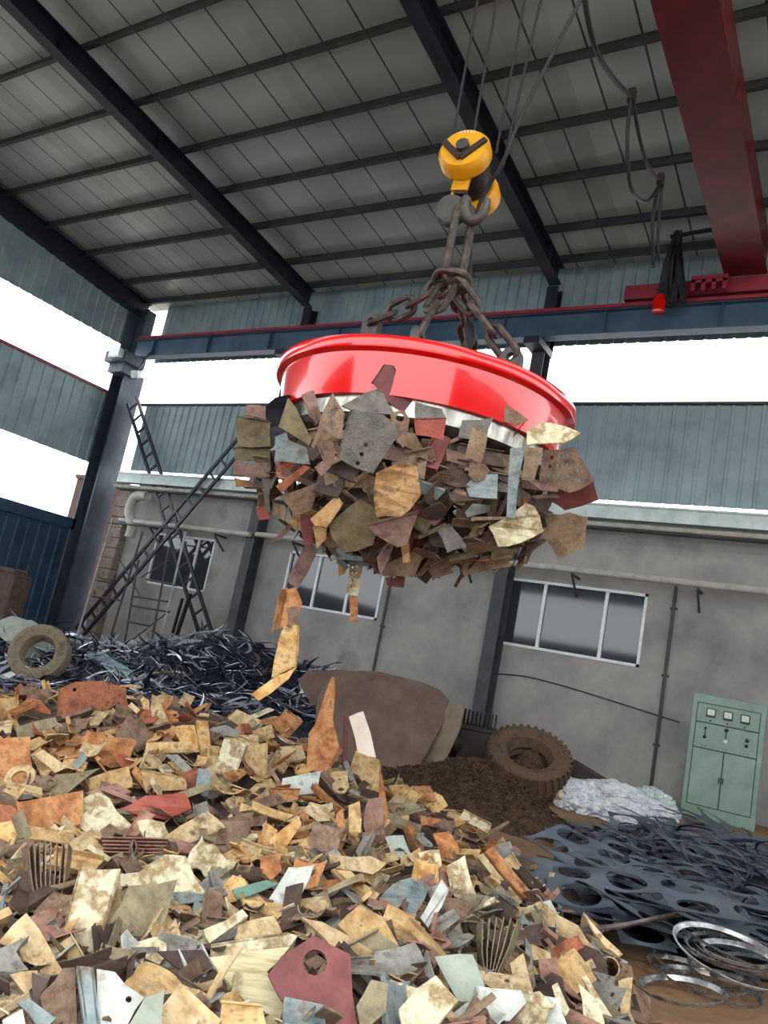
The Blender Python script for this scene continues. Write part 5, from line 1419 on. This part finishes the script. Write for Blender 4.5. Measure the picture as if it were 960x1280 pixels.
tag(put('pipe_stub', bm, M['tan'], smooth=True), 'rusty tan pipe end with a dark opening near the right end of the heap', 'pipe stub', 'scrap pieces of the near heap'); LAND.append((762, 1209, 'the rusty pipe end'))
def fan(p_top, p_bot, wt, wb, n, col, lab, short, depth=.10, lift=.12):
    tx, ty = p_top; bx, by = p_bot
    b = surfpt((tx + bx) / 2, (ty + by) / 2, lift)
    nn = (EYE - b).normalized() + V((0, 0, .25))
    rot = None
    bm = NB()
    for i in range(n):
        s = i / (n - 1) - .5
        a = on_plane(tx + wt * s, ty + abs(s) * 6, b, nn); c = on_plane(bx + wb * s, by, b, nn)
        m_ = (a + c) / 2 + RT * (s * .02)
        u = nn.normalized()
        side = (c - a).cross(u).normalized() * .0045
        prev = None
        for q0, q1 in ((a, m_), (m_, c)):
            bmesh_box4(bm, q0, q1, -u * depth + RT * s * .05, side)
    if short: LAND.append(((tx + bx) / 2, (ty + by) / 2, short))
    POLYS.append([(tx - wt / 2, ty), (tx + wt / 2, ty), (bx + wb / 2 + 5, by), (bx - wb / 2 - 5, by)])
    return tag(put('plate_bundle', bm, M[col]), lab, 'plate bundle', 'fanned bundles of thin plates in the near heap')
fan((61, 1051), (60, 1152), 50, 18, 8, 'brown', 'dark fanned bundle of thin plates standing at the left of the long channel plate', 'the dark fan bundle')
fan((626, 1146), (612, 1230), 44, 8, 6, 'olive', 'olive-brown fanned bundle of thin plates standing in the lower right', 'the right fan bundle')
fan((168, 1046), (168, 1068), 1, 1, 2, 'brown', 'short pair of thin plates under the cream hide-shaped piece', None)
# horizontal bundle: plates on edge
b = surfpt(168, 1056, .10); bm = NB(); nn = (EYE - b).normalized() + V((0, 0, .3))
for i in range(5):
    a = on_plane(126 + i, 1047 + i * 4.6, b, nn); c = on_plane(211 - i, 1049 + i * 4.4, b, nn); bmesh_box4(bm, a, c, -nn.normalized() * .09, V((0, 0, .006)))
tag(put('plate_bundle', bm, M['pinkish brown']), 'lying bundle of brown flat bars under the cream hide-shaped piece', 'plate bundle', 'fanned bundles of thin plates in the near heap'); LAND.append((168, 1056, 'the lying bundle of flat bars'))
POLYS.append([(125, 1045), (212, 1047), (210, 1070), (127, 1070)])

# ------------------------------------------------------------------ the rest of the near heap
rf = random.Random(77)
ZONES = [(1000, ['rust orange', 'ochre', 'golden', 'tan', 'brown', 'rust red', 'cream', 'grey'], [6, 5.5, 5, 4, 2.2, 2.2, .6, .7]),
         (1105, ['rust orange', 'ochre', 'golden', 'tan', 'brown', 'cream', 'olive', 'grey', 'pinkish brown', 'dark brown'], [2.6, 3.8, 1.5, 4.2, 3.6, 1.4, 2.2, 1.6, 1.8, 1.6]),
         (1400, ['tan', 'brown', 'dark brown', 'cream', 'olive', 'grey', 'pinkish brown', 'blue grey', 'pale grey', 'ochre'], [3.6, 5, 3.4, 1.5, 2.6, 3, 2.2, 1.3, .7, 1.5])]
def colour_at(px, py, rng):
    for lim, cs, ws in ZONES:
        if py < lim + rng.uniform(-25, 25): return rng.choices(cs, ws)[0]
    return 'brown'
USED = {}
def describe(colour, kind, px, py, up, lands, extra=''):
    ad = 'upright' if up < .45 else 'tilted' if up < .8 else 'flat-lying'
    near = sorted(lands, key=lambda l: (l[0] - px) ** 2 + (l[1] - py) ** 2)
    base = '%s %s' % (colour, kind)
    for l in near[:4]:
        dx, dy = px - l[0], py - l[1]
        r = ('right of' if dx > 0 else 'left of') if abs(dx) > abs(dy) else ('below' if dy > 0 else 'above')
        dist = math.hypot(dx, dy)
        for t_ in ('%s %s %s' % (base, r, l[2]), '%s %s %s %s' % (ad, base, r, l[2]), '%s %s just %s %s' % (ad, base, r, l[2]) if dist < 22 else '%s %s well %s %s' % (ad, base, r, l[2])):
            if len(t_.split()) <= 16 and t_ not in USED: USED[t_] = 1; return t_
    t_ = '%s %s %s %s' % (ad, base, r, l[2])
    return t_
cand = []
tries = 0
while len(cand) < 1900 and tries < 12000:
    tries += 1
    px = rf.uniform(-25, 825); py = 855 + 435 * rf.random() ** .93
    p = surf(px, py)
    if p is None or inside_dist(p.x, p.y) < .05: continue
    inl = any(pin(px, py, q) for q in POLYS)
    cand.append((px, py, p, inl))
free = [c for c in cand if not c[3]]
free.sort(key=lambda c: (c[2] - EYE).length)
# farther pieces are spread evenly too: every piece keeps its own size, nearest ones first
top = []
for c in free:
    if all((c[0] - d[0]) ** 2 + (c[1] - d[1]) ** 2 > (14 + max(0, c[1] - 980) * .062) ** 2 for d in top): top.append(c)
top = top[:400]
rest = [c for c in cand if c not in top]
NIND = 0
for i, (px, py, p, inl) in enumerate(top):
    if NIND >= 290: rest.append((px, py, p, inl)); continue
    NIND += 1
    kind = rf.choices(KINDS, KW)[0]; colour = colour_at(px, py, rf)
    me = lib(kind, colour, rf.randrange(4))
    o = bpy.data.objects.new('scrap_' + {'flat plate': 'plate', 'thick slab': 'slab', 'angle piece': 'angle', 'channel piece': 'channel', 'curved plate': 'curved_plate', 'narrow strip': 'strip', 'triangular gusset': 'gusset', 'holed bracket': 'bracket', 'sheared offcut': 'offcut', 'crumpled sheet': 'crumpled_sheet'}[kind], me)
    COL.objects.link(o)
    tow = (EYE - p).normalized()
    nrm = (V((rf.gauss(0, .55), rf.gauss(0, .55), 1)).normalized() + tow * .45 + V((rf.gauss(0, .25), rf.gauss(0, .25), 0))).normalized()
    pose(o, p + V((0, 0, .02)) + tow * rf.uniform(-.01, .04), nrm, rf.uniform(0, 6.28))
    s = rf.uniform(.75, 1.2)
    if any(pin(px + a, py + b, q) for q in POLYS for a, b in ((16, 0), (-16, 0), (0, 16), (0, -16))): o.matrix_world = Matrix.Translation(-tow * .055) @ o.matrix_world; s *= .85
    o.matrix_world = o.matrix_world @ Matrix.Scale(s, 4)
    tag(o, describe(colour.replace('rust ', 'rusty '), kind, px, py, abs(nrm.z), LAND), 'scrap piece', 'scrap pieces of the near heap')
for i in range(650):
    x, y = rf.uniform(-10, .1), rf.uniform(.3, 9)
    if inside_dist(x, y) > .05: q = V((x, y, H(x, y))); pp_ = proj(q) if (q - EYE).dot(FW) > .5 else (0, 1300); rest.append((pp_[0], pp_[1], q, True))
bms = {}
for i, (px, py, p, inl) in enumerate(rest):
    kind = rf.choices(KINDS, KW)[0]
    if kind == 'crumpled sheet': kind = 'flat plate'
    colour = colour_at(px, py, rf)
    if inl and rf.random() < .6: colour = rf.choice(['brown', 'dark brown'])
    if colour not in bms: bms[colour] = NB()
    me = lib(kind, colour, rf.randrange(4))
    b2 = NB(); b2.from_mesh(me)
    nrm = V((rf.gauss(0, .6), rf.gauss(0, .6), 1)).normalized()
    x = V((math.cos(i * 2.4), math.sin(i * 2.4), 0)); x = (x - nrm * x.dot(nrm)).normalized(); y = nrm.cross(x)
    s = rf.uniform(.5, .95); p2 = p - V((0, 0, rf.uniform(.0, .06) + (.05 if inl else 0)))
    b2.transform(Matrix(((x.x, y.x, nrm.x, p2.x), (x.y, y.y, nrm.y, p2.y), (x.z, y.z, nrm.z, p2.z), (0, 0, 0, 1))) @ Matrix.Scale(s, 4))
    m2 = bpy.data.meshes.new('tmp'); b2.to_mesh(m2); b2.free(); bms[colour].from_mesh(m2); bpy.data.meshes.remove(m2)
mats = sorted(bms)
allb = NB()
for k, c in enumerate(mats):
    n0 = len(allb.faces)
    m2 = bpy.data.meshes.new('tmp'); bms[c].to_mesh(m2); bms[c].free(); allb.from_mesh(m2); bpy.data.meshes.remove(m2)
    allb.faces.ensure_lookup_table()
    for f in allb.faces[n0:]: f.material_index = k
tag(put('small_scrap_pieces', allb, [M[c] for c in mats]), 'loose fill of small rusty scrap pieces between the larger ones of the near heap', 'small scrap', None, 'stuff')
# ================================================================== SCRAP HELD BY THE MAGNET
CC = V((MC.x, MC.y, 2.80)); CR = V((1.08, 1.08, .56))
def ell(px, py):
    d = ray(px, py); o = EYE - CC
    a = sum((d[i] / CR[i]) ** 2 for i in range(3)); b = 2 * sum(o[i] * d[i] / CR[i] ** 2 for i in range(3)); c = sum((o[i] / CR[i]) ** 2 for i in range(3)) - 1
    q = b * b - 4 * a * c
    if q < 0: t = -b / (2 * a)
    else: t = (-b - math.sqrt(q)) / (2 * a)
    return EYE + d * t
LAND2 = []; POLY2 = []
GH = 'scrap pieces held by the magnet'
def held(lab, short, col, pts, n=(0, 0), lift=.05, **k):
    cx = sum(p[0] for p in pts) / len(pts); cy = sum(p[1] for p in pts) / len(pts)
    b = ell(cx, cy); tow = (EYE - b).normalized(); b = b + tow * (lift + .06)
    nn = tow + RT * n[0] + V((0, 0, 1)) * n[1]
    POLY2.append(pts)
    if short: LAND2.append((cx, cy, short))
    return cut(k.pop('name', 'scrap_plate'), lab, None, col if 'group' in k else SHADED.get(col, col), pts, b, nn, group=k.pop('group', GH), **k)
SHADED = {'grey': 'shaded grey', 'olive': 'shaded olive', 'golden': 'shaded gold', 'ochre': 'shaded gold', 'tan': 'shaded tan', 'blue grey': 'blue grey', 'pinkish brown': 'shaded pink', 'rust red': 'rust red'}  # swaps in the darker copies that stand for shade below the magnet
G_ = held
for nm, c in (('grey', 0),): pass
G_('olive stained square plate at the far left of the held scrap', 'the olive square plate', 'olive', [(296, 520), (338, 527), (338, 558), (297, 557)], (-.3, 0), .0, flange=[(0, 1)], fl=.25, th=.012)
G_('brownish olive plate second down in the stack at far left', None, 'olive', [(294, 559), (338, 559), (338, 577), (293, 575)], (-.3, -.1), .01, flange=[(0, 1)], fl=.25)
G_('pinkish tan plate third down in the stack at far left', 'the pinkish tan plate', 'pinkish brown', [(292, 577), (338, 578), (336, 598), (291, 595)], (-.3, -.1), .02, flange=[(3, 2)], fl=.2)
G_('small yellow ochre bit at the bottom of the far left stack', None, 'ochre', [(292, 597), (312, 602), (317, 607), (295, 609)], (0, -.3), .02)
G_('narrow grey upright strip at the right of the far left stack', None, 'grey', [(328, 598), (339, 599), (338, 642), (332, 640)], (.3, 0), .0, name='scrap_strip')
G_('dusky pinkish plate on top of the far left stack', None, 'pinkish brown', [(308, 506), (332, 508), (332, 524), (306, 519)], (0, .2), -.05)
G_('dark navy curved plate under the left end of the drum', 'the dark navy curved plate', 'steel_dark', [(331, 512), (345, 497), (362, 494), (376, 502), (384, 530), (352, 552), (338, 535)], (.3, -.2), -.08, bow=2)
G_('olive yellow pointed plate left of the reddish bent strip', 'the olive yellow pointed plate', 'olive', [(360, 497), (375, 520), (390, 548), (387, 557), (348, 533)], (-.1, .2), .03)
G_('blue-grey plate below the olive yellow pointed plate', 'the blue-grey plate', 'blue grey', [(345, 547), (383, 560), (388, 581), (343, 576)], (-.1, -.2), .02)
G_('rust brown strip slanting under the blue-grey plate', None, 'rust red', [(345, 608), (380, 582), (388, 584), (352, 616)], (0, -.2), .04, name='scrap_strip')
G_('reddish tan bent strip hanging near the drum', 'the reddish bent strip', 'pinkish brown', [(378, 493), (393, 487), (403, 521), (397, 530), (386, 520)], (.2, .2), .09, bow=2)
G_('brown strip behind the reddish bent strip', None, 'brown', [(394, 489), (411, 510), (404, 519), (393, 500)], (.2, 0), .05)
G_('brown arrow-shaped block between the bent strip and the large slotted plate', 'the brown arrow-shaped block', 'brown', [(416, 491), (431, 517), (428, 548), (397, 551), (403, 517)], (.1, .1), .10, th=.04)
G_('thin bright edge strip left of the arrow-shaped block', None, 'tan', [(402, 525), (405, 528), (392, 561), (389, 558)], (.2, 0), .13, name='scrap_strip')
G_('brown vertical strip below the arrow-shaped block', None, 'brown', [(403, 552), (417, 552), (418, 578), (407, 578)], (0, 0), .06)
G_('small pinkish square tab below the arrow-shaped block', None, 'pinkish brown', [(393, 584), (403, 576), (414, 583), (402, 595)], (0, .1), .10)
G_('large grey plate with three dark slots in the centre left', 'the large slotted grey plate', 'grey', [(438, 512), (480, 519), (500, 541), (466, 592), (421, 572)], (-.1, -.1), .12, holes=[(457, 556, 2.8), (452, 568, 2.8), (447, 579, 2.8)], flange=[(0, 4)], fl=.09, name='slotted_plate')
G_('grey bent top flap above the large slotted plate', None, 'grey', [(427, 507), (455, 492), (476, 485), (494, 518), (447, 517)], (0, .5), .14)
G_('maroon channel piece sticking up in front of the drum', 'the maroon channel piece', 'maroon', [(465, 477), (480, 455), (492, 457), (521, 512), (509, 519), (480, 499)], (.1, .1), .24, flange=[(1, 0), (2, 3)], fl=.06, name='scrap_channel')
G_('brown eyelet bracket with a round hole right of the large slotted plate', None, 'brown', [(488, 517), (505, 512), (512, 524), (504, 560), (492, 545)], (0, 0), .17, holes=[(500, 522, 5)], name='scrap_bracket')
G_('dusty red rectangular plate right of the maroon channel piece', 'the dusty red plate', 'red', [(518, 523), (558, 522), (554, 550), (520, 544)], (0, 0), .06, flange=[(0, 1)])
G_('grey-brown plate above the dusty red plate', None, 'grey', [(519, 502), (553, 511), (558, 523), (520, 523)], (0, .4), .07)
G_('golden tan rounded plate low in the centre', 'the golden rounded plate', 'golden', [(467, 611), (470, 592), (500, 579), (521, 585), (526, 620), (501, 646), (470, 649)], (.0, -.2), .08, bow=2, th=.015)
G_('pinkish brown fin-shaped plate below the golden rounded plate', 'the pinkish fin-shaped plate', 'pinkish brown', [(458, 657), (523, 640), (509, 681), (497, 684), (470, 669)], (0, -.3), .07, flange=[(0, 1)], fl=.06)
G_('tan stub pointing down below the fin-shaped plate', None, 'ochre', [(500, 676), (512, 677), (513, 702), (504, 704)], (0, 0), .10, th=.03, name='scrap_bar')
G_('dark brown plate at the bottom of the held scrap', 'the dark brown bottom plate', 'brown', [(481, 705), (523, 684), (529, 697), (518, 721), (478, 720)], (0, -.2), .02)
G_('small dark maroon tab at the very bottom', None, 'maroon', [(482, 722), (507, 721), (505, 735), (484, 732)], (0, 0), .0)
G_('pale pinkish strip slanting down left of the bottom plate', None, 'pinkish brown', [(471, 697), (490, 671), (495, 676), (476, 719)], (0, 0), .05, name='scrap_strip')
G_('grey folded plate low right of the centre', 'the grey folded plate', 'grey', [(546, 663), (563, 656), (583, 684), (559, 691)], (.1, -.2), .06, flange=[(0, 1)])
G_('cream yellow curved plate in the lower right', 'the cream curved plate', 'cream', [(610, 661), (640, 645), (657, 630), (668, 635), (679, 665), (650, 679), (622, 686)], (0, -.3), .08, bow=1.5)
G_('rough tan crumpled plate at the lower right end', 'the rough tan plate', 'tan', [(684, 645), (712, 641), (735, 647), (730, 684), (698, 701), (676, 666)], (.1, -.2), .03, th=.02)
G_('brown grille plate with rows of dark slots at right', 'the brown grille plate', 'brown', [(680, 562), (720, 560), (744, 601), (712, 616), (674, 600)], (.2, 0), .04, holes=[(690, 572, 2.6), (700, 570, 2.6), (710, 569, 2.6), (687, 583, 2.6), (698, 582, 2.6), (709, 581, 2.6), (686, 594, 2.6), (698, 594, 2.6), (710, 594, 2.6), (722, 588, 2.6), (724, 600, 2.6)], name='slotted_plate')
G_('maroon-brown side plate under the grille plate', None, 'maroon', [(690, 604), (712, 616), (742, 603), (748, 625), (706, 638), (680, 622)], (.2, -.3), -.02)
G_('cream speckled plate lying level under the right end of the drum', 'the cream speckled plate', 'cream', [(659, 538), (679, 528), (704, 532), (726, 541), (707, 553), (659, 556)], (0, .7), .10)
G_('long blue-grey vertical strip at right', 'the blue-grey vertical strip', 'blue grey', [(638, 560), (656, 560), (644, 648), (633, 646)], (0, -.1), .09, name='scrap_strip')
G_('tan flat bar beside the blue-grey vertical strip', None, 'tan', [(655, 560), (679, 560), (668, 600), (652, 600)], (.1, 0), .09, th=.02)
G_('grey plate close under the drum right of the dusty red plate', 'the grey plate under the drum', 'grey', [(578, 525), (617, 522), (606, 548), (573, 547)], (0, .3), .08)
G_('tan tongue-shaped plate with a rusty lower end', 'the tan tongue-shaped plate', 'tan', [(590, 534), (610, 539), (601, 579), (581, 572)], (.1, 0), .13)
G_('brownish red curved plate right of the tongue-shaped plate', None, 'maroon', [(610, 538), (652, 526), (661, 526), (641, 547), (610, 551)], (0, .4), .10)
G_('brown triangular plate sticking up against the red drum', None, 'brown', [(631, 505), (661, 525), (646, 531), (630, 527)], (0, .1), .14)
G_('golden bone-shaped bar slanting down left of the centre', 'the golden bone-shaped bar', 'golden', [(388, 649), (421, 619), (429, 629), (408, 660), (393, 657)], (0, -.1), .12, th=.04, name='scrap_bar')
G_('golden bracket end below the bone-shaped bar', None, 'golden', [(390, 657), (408, 661), (408, 673), (396, 686)], (0, 0), .11, th=.03, name='scrap_bracket')
G_('dark red narrow plate left of the golden bone-shaped bar', None, 'maroon', [(376, 643), (391, 645), (391, 681), (380, 681)], (.2, 0), .05)
G_('broad brown olive plate at the lower left', 'the broad brown plate', 'brown', [(350, 621), (402, 602), (389, 638), (367, 644)], (0, -.4), .03)
G_('broad grey olive plate low left of the centre', 'the broad grey olive plate', 'olive', [(411, 655), (450, 624), (476, 640), (466, 681), (430, 691), (415, 672)], (0, -.3), .05)
G_('dusty red triangular corner at the left bottom', 'the dusty red corner', 'red', [(320, 638), (333, 629), (338, 648), (324, 650)], (0, 0), .0)
G_('long thin brown strip pointing down left', None, 'brown', [(338, 678), (367, 647), (373, 650), (351, 674)], (0, 0), .02, name='scrap_strip')
G_('greyish strip hanging down below the dark red narrow plate', 'the greyish hanging strip', 'pinkish brown', [(382, 680), (398, 687), (372, 736), (358, 726)], (0, 0), .0, name='scrap_strip')
G_('small golden-orange tab hanging left of the cream slotted strip', None, 'golden', [(420, 692), (433, 695), (432, 717), (423, 721)], (0, 0), .03)
G_('cream strip with narrow slots hanging down at the bottom left', 'the cream slotted strip', 'cream', [(438, 700), (453, 695), (454, 702), (447, 745), (432, 743)], (.1, 0), .05, holes=[(441, 709, 1.5), (441, 717, 1.5), (440, 725, 1.5), (439, 733, 1.5), (446, 708, 1.5), (446, 716, 1.5), (444, 724, 1.5)], name='slotted_strip')
G_('tan bar tail hanging below the cream slotted strip', None, 'rust orange', [(437, 744), (447, 746), (446, 778), (438, 777)], (0, 0), .05, th=.03, name='scrap_bar')
GF = 'scrap pieces dropping from the magnet'
G_('orange-brown block dropping below the left of the magnet', 'the dropping orange block', 'rust orange', [(351, 737), (370, 734), (378, 754), (371, 777), (341, 788)], (.1, .1), .0, th=.05, group=GF, flange=[(0, 4)], name='scrap_slab')
G_('long golden plate dropping above the dark steel heap', 'the dropping golden plate', 'golden', [(356, 781), (374, 782), (371, 832), (339, 848), (349, 798)], (0, 0), .02, group=GF, flange=[(1, 2)], fl=.04)
G_('golden foot plate bent at the lower end of the dropping golden plate', None, 'golden', [(313, 868), (345, 845), (371, 833), (361, 848), (323, 876)], (-.2, .4), .03, group=GF, flange=[(0, 1)], fl=.05)
G_('brown bracket joining the dropping orange block and golden plate', None, 'brown', [(358, 760), (372, 758), (375, 784), (360, 788)], (0, 0), -.01, th=.03, group=GF, name='scrap_bracket')

# the rest of what it holds
rc = random.Random(5)
CK = ['tan', 'brown', 'dark brown', 'maroon', 'olive', 'grey', 'pinkish brown', 'rust red', 'golden', 'blue grey']
CWt = [1.2, 4, 5, .5, 1.4, 1.5, 1.5, .8, .3, .5]  # mostly dark browns, so the underside's shade sits in the colour
n = 0
tries = 0
sel = []
while len(sel) < 80 and tries < 4000:
    tries += 1
    px = rc.uniform(300, 755); py = rc.uniform(490, 715)
    e = ell(px, py)
    q = (e - CC); rr = math.sqrt(sum((q[i] / CR[i]) ** 2 for i in range(3)))
    if rr > 1.04: continue
    if e.z > 3.0: continue
    if any(pin(px, py, s) for s in POLY2): continue
    if any((px - a) ** 2 + (py - b) ** 2 < 15 ** 2 for a, b, _ in sel): continue
    sel.append((px, py, e))
for px, py, e in sel:
    kind = rc.choices(KINDS[:-1], KW[:-1])[0]; colour = rc.choices(CK, CWt)[0]
    o = bpy.data.objects.new('scrap_' + {'flat plate': 'plate', 'thick slab': 'slab', 'angle piece': 'angle', 'channel piece': 'channel', 'curved plate': 'curved_plate', 'narrow strip': 'strip', 'triangular gusset': 'gusset', 'holed bracket': 'bracket', 'sheared offcut': 'offcut'}[kind], lib(kind, SHADED.get(colour, colour), rc.randrange(4)))
    COL.objects.link(o)
    out = V(((e.x - CC.x) / CR.x ** 2, (e.y - CC.y) / CR.y ** 2, (e.z - CC.z) / CR.z ** 2)).normalized()
    nrm = (out + V((rc.gauss(0, .5), rc.gauss(0, .5), rc.gauss(0, .5)))).normalized()
    pose(o, CC + (e - CC) * .94, nrm, rc.uniform(0, 6.28))
    o.matrix_world = o.matrix_world @ Matrix.Scale(rc.uniform(.6, 1.0), 4)
    tag(o, describe(colour.replace('rust ', 'rusty '), kind, px, py, abs(nrm.z), LAND2), 'scrap piece', GH)
allb = NB(); mats = ['brown', 'dark brown', 'maroon', 'tan', 'grey']
for i in range(650):
    a = rc.uniform(0, 6.28); b = rc.uniform(-1.45, .75); k = rc.uniform(.5, .92)
    e = CC + V((CR.x * math.cos(a) * math.cos(b), CR.y * math.sin(a) * math.cos(b), CR.z * math.sin(b))) * k
    if e.z > 2.98: e.z = 2.98 - rc.uniform(0, .1)
    kind = rc.choices(KINDS[:-1], KW[:-1])[0]
    b2 = NB(); b2.from_mesh(lib(kind, 'brown', rc.randrange(4)))
    nrm = ((e - CC).normalized() + V((rc.gauss(0, .7), rc.gauss(0, .7), rc.gauss(0, .7)))).normalized()
    x, y, z = frame_of(nrm)
    b2.transform(Matrix(((x.x, y.x, z.x, e.x), (x.y, y.y, z.y, e.y), (x.z, y.z, z.z, e.z), (0, 0, 0, 1))) @ Matrix.Rotation(rc.uniform(0, 6.28), 4, 'Z') @ Matrix.Scale(rc.uniform(.55, .95), 4))
    mi = rc.choices(range(5), [3, 7, .7, .5, .7])[0]
    m2 = bpy.data.meshes.new('tmp'); b2.to_mesh(m2); b2.free(); n0 = len(allb.faces); allb.from_mesh(m2); bpy.data.meshes.remove(m2)
    allb.faces.ensure_lookup_table()
    for f in allb.faces[n0:]: f.material_index = mi
tag(put('inner_scrap_cluster', allb, [M[c] for c in mats]), 'dark inner mass of rusty scrap pieces clinging under the magnet', 'scrap cluster', None, 'stuff')
